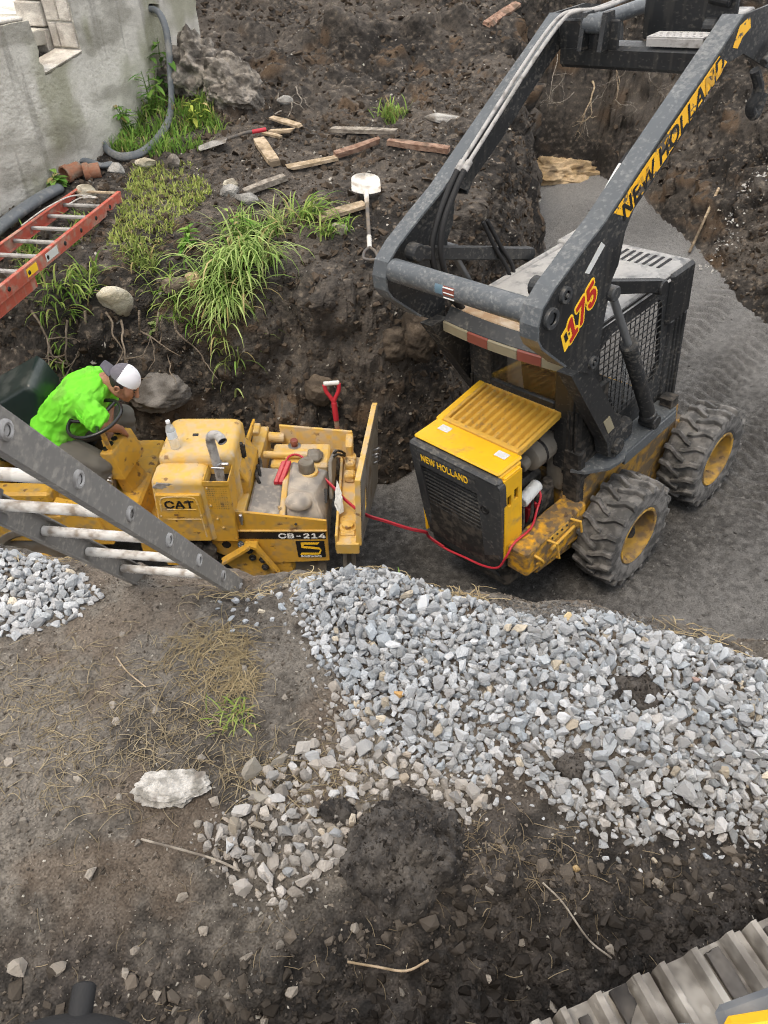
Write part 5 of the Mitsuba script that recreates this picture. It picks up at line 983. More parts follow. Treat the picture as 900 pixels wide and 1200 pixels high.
# ------------------------------------------------------------------ planks
def plank(p, q, w, th, mat, label, tilt=0.0, lift=0.012, seed=0):
    g = np.random.default_rng(seed); p, q = np.array(p, float), np.array(q, float)
    a = np.array([*p, gp(*p) + th * .5 + lift]); b = np.array([*q, gp(*q) + th * .5 + lift]); mid = gp(*((p + q) / 2)) + th * .5
    up = max(0, mid + .01 - (a[2] + b[2]) / 2); a[2] += up; b[2] += up
    x = b - a; L = np.linalg.norm(x); x /= L; y = np.cross([0, 0, 1.0], x); y /= np.linalg.norm(y)
    n = max(3, int(L / .12)); V = []
    for i, t in enumerate(np.linspace(0, L, n)):
        j = g.normal(0, .004, 4); wv = w * (1 - .25 * (i in (0, n - 1)) * g.random())
        V.append([(t + j[0] * 3, -wv / 2 + j[1], -th / 2), (t + j[0] * 3, wv / 2 + j[2], -th / 2), (t + j[1] * 3, wv / 2 + j[2], th / 2 + j[3] * .5), (t + j[1] * 3, -wv / 2 + j[1], th / 2 + j[3] * .5)])
    V = np.array(V).reshape(-1, 3); F = []
    for i in range(n - 1):
        for k in range(4): a0, a1, b0, b1 = i * 4 + k, i * 4 + (k + 1) % 4, i * 4 + 4 + k, i * 4 + 4 + (k + 1) % 4; F += [(a0, a1, b1), (a0, b1, b0)]
    F += [(0, 2, 1), (0, 3, 2), ((n - 1) * 4, (n - 1) * 4 + 1, (n - 1) * 4 + 2), ((n - 1) * 4, (n - 1) * 4 + 2, (n - 1) * 4 + 3)]
    m = trimesh.Trimesh(V, F, process=False); m.fix_normals(); M = frame3(a, x, y); m.apply_transform(M @ np.array([[1, 0, 0, 0], [0, math.cos(tilt), -math.sin(tilt), 0], [0, math.sin(tilt), math.cos(tilt), 0], [0, 0, 0, 1.0]]))
    return tag(put('plank', m, mat, None), label, 'plank')
plank((-1.25, 8.02), (-1.02, 7.42), .115, .045, 'wood_pale', 'short pale board pointing towards the camera, thick sawn end', .1, .02, 1)
plank((-1.27, 7.02), (-.92, 7.25), .075, .05, 'wood_grey', 'weathered board lying behind the tall grass, slanting up right', .1, .015, 2)
plank((-.90, 7.50), (-.45, 7.66), .075, .03, 'wood_pale', 'left half of the long split pale board', .15, .015, 3)
plank((-.47, 7.67), (-.06, 7.85), .065, .05, 'wood_red', 'reddish right half of the long split board', .3, .03, 4)
plank((-.52, 8.24), (.12, 7.98), .085, .035, 'wood_grey', 'rough grey board half buried above the split board', .1, .01, 5)
plank((.02, 7.83), (.62, 7.52), .07, .05, 'wood_red', 'reddish board next to the loader arm', .2, .02, 6)
plank((-.56, 6.44), (-.17, 6.68), .12, .03, 'wood_pale', 'pale board lying beside the white shovel blade', .08, .015, 7)
plank((-1.17, 8.60), (-.86, 8.28), .075, .02, 'wood_pale', 'thin pale slat on top of the small board pile', .2, .05, 8)
plank((-1.17, 8.30), (-.92, 8.21), .09, .03, 'wood_pale', 'short board at the front of the small board pile', .0, .02, 9)
plank((-1.22, 8.24), (-1.03, 8.13), .06, .02, 'wood_pale', 'small offcut at the left of the small board pile', .1, .01, 10)
plank((1.25, 10.7), (1.72, 11.5), .11, .035, 'wood_red', 'brown board on the far spoil heap behind the loader arm', .3, .05, 11)
plank((1.30, 10.55), (1.36, 10.82), .07, .03, 'wood_red', 'short stub of board below the far brown board', .9, .05, 12)

# ------------------------------------------------------------------ shovels
sh = thing('shovel', 'white bladed shovel with a grey handle lying on the bank', 'shovel')
p0, p1 = np.array([-.165, 6.93, gp(-.165, 6.93) + .12]), np.array([-.11, 5.93, gp(-.11, 5.95) + .06]); x = p1 - p0; Ls = np.linalg.norm(x); x /= Ls
# blade: a dished sheet, far end rounded, with a thickness
bl = []
for s in np.linspace(0, 1, 11):
    hw = .128 * min(1, math.sqrt(max(0, 1 - (1 - min(s / .45, 1))**2)) * 1.0 + .02)
    for t in np.linspace(-1, 1, 9): bl.append((-.24 + .30 * s, hw * t, .030 * t * t - .02 * (1 - s) ** 2))
bl = np.array(bl); fq = [(i * 9 + j, i * 9 + j + 1, i * 9 + j + 10) for i in range(10) for j in range(8)] + [(i * 9 + j, i * 9 + j + 10, i * 9 + j + 9) for i in range(10) for j in range(8)]
SM = frame3(p0 + x * .12, x, np.cross([0.0, .55, 1.0], x))
put('blade', trimesh.Trimesh(np.vstack([bl, bl - [0, 0, .004]]), fq + [tuple(np.array(f)[::-1] + 99) for f in fq], process=False), 'shovel_white', sh, smooth=True, frame=SM)
put('socket', [rod((.02, 0, .0), (.22, 0, .012), .024, .02)], 'shovel_white', sh, frame=SM, smooth=35)
put('shaft', [rod((.20, 0, .012), (Ls - .27, 0, 0), .017)], 'old_iron', sh, frame=SM, smooth=35)
put('grip_sleeve', rod((Ls - .42, 0, 0), (Ls - .27, 0, 0), .02), 'shovel_white', sh, frame=SM, smooth=35)
gpth = smooth_path([(Ls - .28, 0, 0), (Ls - .22, .045, 0), (Ls - .14, .055, 0), (Ls - .12, 0, 0), (Ls - .14, -.055, 0), (Ls - .22, -.045, 0), (Ls - .28, 0, 0)], 6)
put('handle', tube(gpth, .013, 8), 'old_iron', sh, frame=SM, smooth=True)
rs = thing('shovel', 'red handled shovel standing upright in the trench', 'shovel')
t0, t1 = np.array([-.415, 5.12, -.775]), np.array([-.375, 5.06, -1.24]); dv = (t1 - t0) / np.linalg.norm(t1 - t0)
put('shaft', rod(t0 + dv * .27, t0 + dv * 1.05, .020), 'clay_pipe', rs, smooth=35)
RSM = frame3(t0, dv, (1, 0, 0))
put('handle', [tube(smooth_path([(.28, 0, 0), (.17, 0, 0), (.12, .018, 0), (.06, .05, 0), (.0, .058, 0)], 6), .0165, 10), tube(smooth_path([(.17, 0, 0), (.12, -.018, 0), (.06, -.05, 0), (.0, -.058, 0)], 6), .0165, 10), rod((.16, 0, 0), (.32, 0, 0), .023)], 'cable_red', rs, frame=RSM, smooth=True)
put('grip', rod((-.005, -.062, 0), (-.005, .062, 0), .018), 'sticker_white', rs, frame=RSM, smooth=35)
put('blade', rhull([(1.0, -.10, 0), (1.0, .10, 0), (1.28, -.09, .02), (1.28, .09, .02), (1.34, 0, .03), (1.0, 0, .03)], .004), 'old_iron', rs, frame=RSM)
os_ = thing('shovel', 'old spade with a red handle end lying by the grass near the wall', 'shovel')
a_, b_ = np.array([-1.82, 7.86, gp(-1.82, 7.86) + .05]), np.array([-1.18, 8.14, gp(-1.18, 8.14) + .06]); x = b_ - a_; Lq = np.linalg.norm(x); OM = frame3(a_, x, (-x[1], x[0], 0))
put('blade', hull([(0, -.03, 0), (.02, -.09, .01), (.26, -.085, .02), (.26, .085, .02), (.02, .09, .01), (0, .03, .0), (.14, 0, .05), (.30, 0, .04), (.14, 0, .03)]), 'rock_grey', os_, frame=OM)
put('shaft', tube(smooth_path([(.24, 0, .035), (.36, .0, .03), (.48, .012, .035), (.60, 0, .03)], 5), .016, 8), 'old_iron', os_, frame=OM, smooth=True)
put('handle', rod((.56, 0, .03), (Lq, 0, .02), .020), 'cable_red', os_, frame=OM, smooth=35)

# ------------------------------------------------------------------ rocks
def clod(x, y, rx, ry, h, label, seed):
    """A flat crumbly lump of wet soil: a round patch of fine mesh raised over the ground, ragged at its rim."""
    n = int(max(40, 2 * rx / .0032)); U, W = np.meshgrid(np.linspace(-1.25, 1.25, n), np.linspace(-1.25, 1.25, n)); q = np.stack([U, W, 0 * U], -1)
    r = np.sqrt(U**2 + W**2) + .22 * nz(q, 1.7, seed, 3) + .10 * nz(q, 6, seed + 1, 3)
    e = np.clip(1 - r, 0, 1); p = np.stack([x + U * rx, y + W * ry, 0 * U], -1).reshape(-1, 3)
    Hh = h * (e**.34).reshape(-1) * (.72 + .5 * meshkit.fbm(q.reshape(-1, 3) * 1.6, 3, seed + 2))
    on_ = (r < 1.02).reshape(-1); base = surf(p[:, 0], p[:, 1]); p[:, 2] = base - .012 + Hh
    c_ = p[on_]; g = np.random.default_rng(seed)
    for sp, ra in ((.06, .035), (.03, .018), (.013, .008)):
        k = max(6, int(4 * rx * ry / sp**2 * 1.1)); cc = c_[g.integers(0, len(c_), k)]; rr = ra * (.4 + g.random(k)**2); d, i = cKDTree(cc).query(p, k=3); p[:, 2] += np.sqrt(np.maximum(rr[i]**2 - d**2, 0)).max(1) * .8 * np.clip(e.reshape(-1) * 9, 0, 1)
    p += .006 * np.stack([nz(p, 40, seed + 5), nz(p, 40, seed + 6), nz(p, 40, seed + 7)], 1) * np.clip(Hh / h, 0, 1)[:, None]
    F = tri(n, n); F = F[on_[F].all(1)]; u, inv = np.unique(F, return_inverse=True)
    k_ = tag(put('earth_clod', trimesh.Trimesh(p[u], inv.reshape(-1, 3), process=False), 'wet_clod', None, smooth=True), label, 'clod')
    w_ = np.where(on_)[0]; w_ = w_[g.integers(0, len(w_), int(60000 * rx * ry))]; ps = []
    s_ = .0018 * (.012 / .0018) ** (g.random(len(w_))**2.6); rr_ = rand_rot(len(w_), g); kk = g.integers(0, len(CRUMBS), len(w_)); cc = np.array([.052, .047, .043]) * g.uniform(.35, 1.9, (len(w_), 1))
    for i in range(len(w_)): v, f = CRUMBS[kk[i]]; ps.append(((v * s_[i]) @ rr_[i].T + p[w_[i]], f, np.broadcast_to(cc[i], v.shape)))
    m_, c2_ = join(ps); put('crumbs', m_, 'mat_crumb', k_, color=c2_, kind='stuff'); return k_
def rock(x, y, size, mat, label, category='rock', rot=0.0, sink=.3, seed=0, flat=1.0, z=None, name='rock', amp=.09, freq=2.3, n=4, tiltx=0.0, group=None):
    m = trimesh.creation.icosphere(n, 1.0); v = np.array(m.vertices); g = np.random.default_rng(seed + 100)
    for _ in range(9):      # flats knocked off by random planes
        d = g.normal(size=3); d /= np.linalg.norm(d); h = g.uniform(.62, .95); over = np.maximum(v @ d - h, 0); v = v - over[:, None] * d * .88
    v = v * (1 + amp * nz(v, freq, seed, 5))[:, None]
    v = v * np.array(size) * [1, 1, flat]
    c, s = math.cos(rot), math.sin(rot); ct, st = math.cos(tiltx), math.sin(tiltx)
    v = v @ np.array([[1, 0, 0], [0, ct, -st], [0, st, ct]]).T @ np.array([[c, -s, 0], [s, c, 0], [0, 0, 1]]).T
    zz = (gp(x, y) if z is None else z) + size[2] * flat * (1 - 2 * sink) * (1 if z is None else 0)
    v = v + [x, y, zz]
    return tag(put(name, trimesh.Trimesh(v, m.faces, process=False), mat, None, smooth=28), label, category, group)
rock(-2.13, 5.60, (.135, .10, .22), 'rock_tan', 'smooth tan boulder with a hollow, stuck in the bank under the ladder end', rot=-.2, seed=1, z=-.30, amp=.05, tiltx=.75)
rock(-1.86, 5.36, (.27, .23, .16), 'rock_bank', 'large grey rock jutting from the bank beside the head of the worker', rot=.5, seed=2, z=-.98, amp=.22, freq=2.8)
rock(-1.66, 5.66, (.12, .08, .07), 'rock_brown', 'flat brown rock at the left foot of the tall grass', rot=.2, seed=3, z=-.20)
rock(-1.52, 5.72, (.07, .06, .08), 'rock_orange', 'small orange brown rock beside the tall grass', seed=4, z=-.18)
rock(-2.02, 9.05, (.33, .26, .36), 'rock_stump', 'knobbly grey lump at the wall corner, left one of the pair', seed=5, amp=.55, freq=2.4, z=.74, n=5)
rock(-1.55, 8.80, (.33, .24, .30), 'rock_stump', 'knobbly grey lump, right one of the pair by the wall corner', seed=6, amp=.55, freq=2.6, z=.60, n=5)
rock(-1.40, 7.0, (.10, .08, .06), 'rock_grey', 'rounded grey stone behind the grass, at the left end of a board', seed=7)
rock(-1.24, 6.93, (.11, .075, .06), 'rock_grey', 'pale grey stone among the grass tops below the board', seed=8)
rock(-1.41, 7.18, (.08, .06, .05), 'rock_tan', 'pale stone just above the rounded grey stone', seed=9)
rock(-.38, 6.30, (.075, .06, .06), 'rock_tan', 'whitish stone on the bank edge right of the grass', seed=10)
rock(.03, 5.74, (.22, .13, .17), 'soil_brown', 'broad brown lump in the bank face under the loader arm', seed=11, z=-.75, amp=.2)
rock(.30, 5.80, (.17, .13, .26), 'soil_brown', 'rough lump in the bank behind the loader hood', seed=12, z=-.70, amp=.3)
rock(-.55, 5.50, (.13, .10, .15), 'soil_brown', 'dark rock in the bank above the red shovel', seed=13, z=-1.05, amp=.2)
rock(-2.05, 7.66, (.08, .07, .09), 'rock_stump', 'dark upright stone on the turf near the hose bend', seed=14)
rock(-2.72, 7.02, (.10, .08, .07), 'rock_tan', 'pale stone lying between ladder end and wall', seed=15)
rock(-2.32, 7.68, (.10, .06, .05), 'rock_tan', 'pale stone at the hose bend', seed=16)
rock(-2.58, 7.58, (.09, .08, .06), 'rock_grey', 'grey stone inside the folded hose', seed=17)
rock(-1.07, 8.98, (.09, .07, .05), 'rock_grey', 'grey stone low on the far heap near the roots', seed=18)
rock(.62, 8.35, (.22, .12, .05), 'rock_grey', 'flat grey slab half buried behind the boards', seed=19, rot=-.4)
rock(-.672, 1.232, (.118, .066, .034), 'rock_concrete', 'flat pale chunk of broken concrete on the near bank', name='concrete_chunk', category='concrete', rot=.12, seed=33, amp=.30, sink=.18, freq=3.8, n=5)
clod(.065, 1.03, .185, .175, .115, 'large black wet clod of earth at the front edge of the gravel', 21)
clod(.60, 1.27, .06, .04, .03, 'small dark clod lying on the gravel above the big one', 22)
clod(.86, 1.55, .12, .075, .03, 'dark clod in the middle of the gravel heap', 23)
clod(-.145, 1.16, .06, .045, .045, 'small black clod among dusty stones left of the big one', 24)

# ------------------------------------------------------------------ own excavator: track at the lower right
ev = thing('excavator', 'muddy steel track and yellow bodywork of an excavator at the lower edge', 'excavator')
TO, TD = np.array([.3155, .4185, .75]), np.array([.9385, .3453, 0]); TW = np.array([.3453, -.9385, 0])
TM = np.eye(4); TM[:3, :3] = np.stack([TD, -TW, [0, 0, 1]], 1); TM[:3, 3] = TO   # x along the track, y outwards, z up
PIT = .196
for k in range(-6, 7):
    x0 = PIT * k - .035
    prof = [(0.004, -.022), (.004, .0), (.010, .030), (.020, .032), (.028, .004), (.068, .002), (.077, .027), (.089, .029), (.098, .003), (.145, .002), (.153, .030), (.165, .032), (.174, .006), (.192, .004), (.192, -.022)]
    sho = put('track_shoe', plate([(x0 + a, b) for a, b in prof], 'y', -.60, 0), 'track_steel', ev, frame=TM)
    g = np.random.default_rng(50 + k)
    for a0, a1 in ((.029, .067), (.100, .143)):
        if g.random() < .9:
            y1 = -g.uniform(.004, .022); m = hull([(x0 + a, y, z) for a in (a0 + g.uniform(0, .012), a1 - g.uniform(0, .012)) for y in (y1, y1 - g.choice([.03, .06, .45])) for z in (.0, .016)]).subdivide().subdivide().subdivide()
            put('mud', rough(m, .007, 34, k + 90), 'wet_clod', sho, smooth=True, frame=TM)
put('track_frame', [rbox(-1.3, 1.3, -.45, -.15, -.62, -.10, .04)], 'excavator_grey', ev, frame=TM)
for k in range(5): put('track_roller', rod((-1.0 + .5 * k, -.48, -.62), (-1.0 + .5 * k, -.12, -.62), .11), 'track_steel', ev, frame=TM)
put('lower_track', rbox(-1.4, 1.4, -.60, 0, -.90, -.74, .02), 'track_steel', ev, frame=TM)
put('body_panel', rhull([(0.364, 0.270, 1.25), (0.406, 0.283, 1.25), (0.511, 0.311, 1.25), (0.524, 0.249, 1.25), (0.367, 0.236, 1.25), (0.379, 0.281, 1.21) , (0.423, 0.295, 1.21), (0.533, 0.324, 1.21), (0.546, 0.259, 1.21), (0.382, 0.246, 1.21)], .008), 'excavator_grey', ev)
put('yellow_cover', rhull([(0.351, 0.246, 1.29), (0.414, 0.256, 1.29), (0.502, 0.267, 1.29), (0.502, 0.207, 1.29), (0.345, 0.207, 1.29), (0.379, 0.228, 1.20), (0.386, 0.270, 1.20), (0.552, 0.293, 1.20), (0.552, 0.228, 1.20)], .012), 'excavator_yellow', ev)
c = (0.303, 0.228, 1.32); m = trimesh.creation.icosphere(4, 1.0); m.vertices = m.vertices * [.045, .016, .018] + c - [0, .004, 0]
put('grip', m, 'grip_blue', ev, smooth=True)
m = trimesh.creation.icosphere(4, 1.0); m.vertices = m.vertices * [.150, .095, .05] + [-.462, .28, .88]
cv = put('rounded_cover', m, 'black_matt', ev, smooth=True, label='black rounded cover with a short stub at the lower left')
put('stub', rod((-.462, .35, .885), (-.470, .412, .885), .018, n=20), 'black_matt', cv, smooth=35)

# ------------------------------------------------------------------ crushed stone
def spread(poly, r, g, tries=30000):
    """Points at least r apart inside a polygon."""
    x0, y0, x1, y1 = poly.bounds; c = np.c_[g.uniform(x0, x1, tries), g.uniform(y0, y1, tries)]; c = c[shapely.contains_xy(poly, c[:, 0], c[:, 1])]
    cell = {}; keep = []
    for p in c:
        i, j = int(p[0] // r), int(p[1] // r)
        if all((p[0] - q[0])**2 + (p[1] - q[1])**2 > r * r for a in (-1, 0, 1) for b in (-1, 0, 1) for q in cell.get((i + a, j + b), ())):
            cell.setdefault((i, j), []).append(p); keep.append(p)
    return np.array(keep)
HEAP = Polygon([(-.37, 2.15), (-.2, 2.24), (-.07, 2.25), (.18, 2.13), (.38, 2.02), (.62, 1.88), (.85, 1.93), (1.01, 1.84), (1.41, 1.72), (2.3, 1.62), (2.5, 1.1), (1.6, .98), (1.15, 1.03), (.91, 1.08), (.72, 1.03), (.55, 1.13), (.41, 1.26), (.30, 1.22), (.14, 1.25), (-.06, 1.44), (-.18, 1.63), (-.27, 1.79), (-.34, 1.96)])
DUSTY = Polygon([(-.18, 1.63), (.14, 1.27), (.34, 1.24), (.30, 1.14), (.20, 1.10), (-.02, 1.16), (-.12, 1.02), (-.29, .88), (-.41, .92), (-.56, 1.08), (-.42, 1.18), (-.40, 1.30), (-.2, 1.42)])
BARE = [(.86, 1.55, .11, .065), (.60, 1.27, .05, .035), (.065, 1.03, .18, .155)]
def not_bare(p): return np.array([all(((q[0] - x) / a)**2 + ((q[1] - y) / b)**2 > 1 - (.75 * g5.random() if a < .15 else 0) for x, y, a, b in BARE) for q in p], bool)
def blue_grey(n, g, dusty=None):
    t = g.random((n, 1)); v = g.uniform(.64, 1.26, (n, 1)); c = (np.array([.285, .315, .345]) * (1 - t) + np.array([.42, .43, .445]) * t) * v
    b = g.random((n, 1)) < .025; c = np.where(b, np.array([.46, .41, .33]) * v, c)
    if dusty is not None: c = c * (1 - dusty[:, None]) + np.array([.33, .285, .235]) * v * dusty[:, None]
    return np.clip(c, .03, .75)
def heap(poly, r, lo, hi, lift, seed):
    g = np.random.default_rng(seed); p = spread(poly, r, g); p = p[not_bare(p)]
    s = np.exp(g.normal(math.log((lo + hi) / 2), .24, len(p))).clip(lo * .7, hi * 1.4)
    return np.c_[p, surf(p[:, 0], p[:, 1]) + s * .28 + lift], s, g
pos, siz, col = [], [], []
for poly, r, lo, hi, lift, seed, du in ((HEAP, .0225, .0135, .022, .0, 1, 0), (HEAP.buffer(-.03), .027, .0135, .024, .013, 2, 0), (HEAP.buffer(-.09), .042, .015, .027, .030, 3, 0), (DUSTY, .029, .013, .026, 0, 4, .65), (DUSTY.buffer(-.04), .052, .016, .030, .012, 5, .45), (HEAP.buffer(.07), .034, .006, .014, 0, 6, .15), (HEAP.buffer(-.02), .02, .005, .010, .012, 7, .1), (DUSTY.buffer(.03), .022, .004, .009, .002, 8, .6)):
    p, s, g = heap(poly, r, lo, hi, lift, seed); d = np.full(len(p), du) + np.clip((1.45 - p[:, 1]) * .9, 0, .4) * (du == 0)
    pos.append(p); siz.append(s); col.append(blue_grey(len(p), g, np.clip(d + g.normal(0, .12, len(p)), 0, .9)))
pos, siz, col = np.vstack(pos), np.concatenate(siz), np.vstack(col)
rot = rand_rot(len(pos), g5)
gh = thing('gravel_heap', 'heap of pale blue grey crushed stone spread along the trench edge', 'gravel')
dist = np.linalg.norm(pos - CAM, axis=1); u = pos[:, 0] / ((pos - CAM) @ look); seen = (np.abs(u) < .53) & (pos[:, 2] > surf(pos[:, 0], pos[:, 1]) + .008)
order = np.argsort(-(siz / dist) * seen); big, rest = order[:300], order[300:]
ALLP = pieces(pos, siz, col, STONES, g5, rot)
for k in big:
    v, f, c = ALLP[k]; key = key_for(gh + '__stone'); scene[key] = mikit.ply(trimesh.Trimesh(v, f, process=False), 'mat_stone', False, color=c)
m, c = join([ALLP[k] for k in rest]); put('stones', m, 'mat_stone', gh, color=c, kind='stuff', label='the smaller and deeper lying crushed stones of the heap')
PATCH = Polygon([(-2.6, 2.62), (-1.7, 2.46), (-1.41, 2.30), (-1.14, 2.08), (-1.20, 1.95), (-1.47, 1.83), (-2.5, 1.85)])
p1, s1, g = heap(PATCH, .024, .015, .026, 0, 11); p2, s2, g = heap(PATCH.buffer(-.04), .032, .016, .028, .013, 12)
PATCH2 = Polygon([(-.70, 2.03), (-.39, 2.15), (-.33, 1.95), (-.58, 1.87)]); p3, s3, g = heap(PATCH2, .052, .012, .022, 0, 13)
def stuff(name, ps, mat, label, category=None):
    m, c = join(ps); k = put(name, m, mat, color=c, kind='stuff', label=label); labels[k]['category'] = category or name.replace('_', ' '); return k
pp = np.vstack([p1, p2]); stuff('gravel', pieces(pp, np.r_[s1, s2], blue_grey(len(pp), g5, np.full(len(pp), .12)) * 1.08, STONES, g5, squash=.8), 'mat_stone', 'patch of pale crushed stone under the aluminium ladder at the left', 'gravel')
for i in range(len(p3)):
    v, f, c = pieces(p3[i:i + 1], s3[i:i + 1], blue_grey(1, g5), STONES, g5)[0]
    k = key_for('stone'); scene[k] = mikit.ply(trimesh.Trimesh(v, f, process=False), 'mat_stone', False, color=c); tag(k, 'loose blue grey stone between ladder foot and gravel heap', 'stone', 'loose stones by the ladder foot')
def stone(x, y, s, c, label, group=None, lift=.25):
    v, f, cc = pieces(np.array([[x, y, gp(x, y) + s * lift]]), [s], [np.array(c)], STONES, g5)[0]
    k = key_for('stone'); scene[k] = mikit.ply(trimesh.Trimesh(v, f, process=False), 'mat_stone', False, color=cc); return tag(k, label, 'stone', group)
stone(.048, 1.535, .021, (.44, .27, .11), 'orange tan stone in the middle of the gravel heap', None, 1.7)
stone(.68, 1.84, .024, (.50, .40, .24), 'tan stone near the upper edge of the gravel heap', None, 1.6)
stone(1.06, 1.56, .027, (.30, .21, .18), 'round pinkish stone at the right of the gravel heap', None, 1.5)
stone(.555, .975, .017, (.40, .29, .15), 'small upright tan stone below the gravel, right of the big clod', None, .5)
for x, y, s in ((-.43, 1.30, .050), (-.40, 1.22, .045), (-.345, 1.335, .034)): stone(x, y, s, (.27, .25, .215), 'large dusty grey stone left of the dusty gravel', 'large dusty stones left of the gravel')
spots = [(-.90, .76, .038), (-1.02, .76, .04), (-.72, .75, .028), (-.70, .80, .02), (-.63, .70, .024), (-.57, .67, .022), (-.86, .98, .032), (-.74, 1.06, .022), (-.38, .77, .026), (-.43, .70, .018), (-.51, .84, .022), (-.58, .92, .024), (-.32, .64, .02), (-.25, .70, .028), (-.29, .80, .024), (-.48, 1.14, .030), (-.53, 1.19, .026), (-.57, 1.12, .026), (-1.35, 1.42, .026), (-1.37, 1.52, .024), (-1.40, 1.70, .024), (-1.28, 1.74, .026), (-1.47, 1.62, .026), (-.95, 1.55, .022), (-.88, 1.52, .018), (-.92, 1.48, .022), (-.80, 1.53, .020), (-1.0, 1.86, .022), (-.50, 1.68, .026), (-.35, 1.58, .022), (-.66, 1.85, .018), (-.60, 1.34, .018), (-.98, 1.26, .020), (-1.10, 1.12, .024), (-.83, 1.20, .016), (-1.22, 1.32, .024), (.30, .92, .024), (.62, .78, .022), (.78, .93, .024), (.45, .66, .020), (.28, .72, .018), (.92, .90, .02), (1.05, .88, .024), (-.15, .62, .022), (.05, .70, .02), (-.08, .84, .022), (.38, .80, .018)]
PLACES = ((-.95, .76, 'in the dark soil at the far lower left'), (-.65, .72, 'in the dark soil left of the lower middle'), (-.86, 1.02, 'on the soil below the concrete chunk'), (-.4, .72, 'in the soil between twig and wet clod'), (-.54, 1.15, 'beside the right end of the concrete chunk'), (-1.4, 1.6, 'at the left edge below the left gravel patch'), (-.92, 1.52, 'in the little row amid the near bank'), (-.5, 1.65, 'beside the dry straw clump'), (-.98, 1.22, 'on the near bank above the concrete chunk'), (.4, .8, 'in the dark soil right of the wet clod'), (.95, .9, 'in the dark soil below the right gravel edge'), (-.05, .72, 'in the dark soil below the wet clod'))
for x, y, s in spots:
    t = g5.random(); w = min(PLACES, key=lambda q: (q[0] - x)**2 + (q[1] - y)**2)[2]; stone(x, y, s * .80, np.array([.25, .225, .195]) * g5.uniform(.7, 1.25) * (1 - .2 * t), 'loose dusty stone ' + w, 'loose stones ' + w, .2)

# ------------------------------------------------------------------ crumbs of soil, pebbles
def crumb_field(n, x0, x1, y0, y1, lo, hi, colour, seed, keep=None, squash=.8, shapes=CRUMBS):
    g = np.random.default_rng(seed); p = np.c_[g.uniform(x0, x1, n), g.uniform(y0, y1, n)]
    if keep is not None: p = p[keep(p, g)]
    s = lo * (hi / lo) ** (g.random(len(p)) ** 2.2); return pieces(np.c_[p, surf(p[:, 0], p[:, 1]) + s * .15], s, colour(len(p), g, p), shapes, g, squash=squash)
def dirt(n, g, p):
    w = (np.clip((.74 + .34 * np.clip((p[:, 0] + .45) / .8, 0, 1) - p[:, 1]) / .25, 0, 1) * (p[:, 1] < 3))[:, None]
    c = np.array([.110, .095, .080]) * (1 - w) + np.array([.030, .0265, .024]) * w; return c * g.uniform(.45, 1.7, (n, 1))
stuff('soil_crumbs', crumb_field(27000, -1.75, 1.75, .42, 2.3, .0018, .011, dirt, 21), 'mat_crumb', 'crumbs of soil scattered over the near bank', 'soil')
stuff('soil_crumbs', crumb_field(4200, -1.3, 1.5, .40, 1.05, .005, .030, dirt, 22, lambda p, g: p[:, 1] < .78 + .32 * np.clip((p[:, 0] + .45) / .8, 0, 1) - .16 * g.random(len(p)), shapes=LUMPS_), 'mat_crumb', 'dark lumps of wet soil near the excavator track', 'soil')
def pale(n, g, p): return np.array([.33, .31, .275]) * g.uniform(.55, 1.35, (n, 1))
stuff('pebbles', crumb_field(3200, -1.75, 1.6, .45, 2.25, .0018, .0085, pale, 23), 'mat_crumb', 'small pale pebbles strewn over the near bank', 'pebbles')
def dark(n, g, p): return np.array([.062, .049, .038]) * g.uniform(.5, 1.6, (n, 1))
def off_road(p, g): return (shapely.distance(shapely.points(p), _poly) > .05)
stuff('soil_clods', crumb_field(15000, -4, 5.6, 4.9, 13, .010, .06, dark, 24, off_road), 'mat_crumb', 'clods of dark soil on the banks and heaps behind the trench', 'soil')
stuff('pebbles', crumb_field(7500, -3.2, 5.6, 5.0, 13, .006, .024, pale, 25, lambda p, g: off_road(p, g) & (g.random(len(p)) < .45 + .4 * np.clip(nz(np.c_[p, p[:, 0] * 0], .8, 5) * 2 + (p[:, 0] > 3), 0, 1))), 'mat_crumb', 'pale pebbles strewn over the far banks and heaps', 'pebbles')
def grey(n, g, p): return np.array([.115, .113, .11]) * g.uniform(.55, 1.5, (n, 1))
stuff('road_grit', crumb_field(14000, -.3, 4.2, 2.9, 11.5, .005, .02, grey, 26, lambda p, g: shapely.contains_xy(_poly, p[:, 0], p[:, 1]) & (p[:, 1] < 3 + 8 * g.random(len(p)))), 'mat_crumb', 'dark grit on the packed trench floor', 'grit')
stuff('road_grit', crumb_field(2200, .25, 1.3, 1.84, 2.2, .004, .016, grey, 27, lambda p, g: np.abs(p[:, 1] - np.interp(p[:, 0], LX, LY)) < .10), 'mat_crumb', 'dark fine grit along the back edge of the gravel heap', 'grit')
def white(n, g, p): return np.array([.46, .45, .43]) * g.uniform(.6, 1.3, (n, 1))
def chips(p, g): t = np.array([.62, .78]); q = p - [4.20, 8.95]; return (np.abs(q @ t) < .55 * g.random(len(p))**.5) & (np.abs(q @ [.78, -.62]) < .17 * g.random(len(p))**.5)
stuff('stone_chips', crumb_field(2600, 3.6, 4.9, 8.2, 9.7, .012, .030, white, 28, chips), 'mat_crumb', 'streak of white stone chips on the right hand bank', 'stone chips')

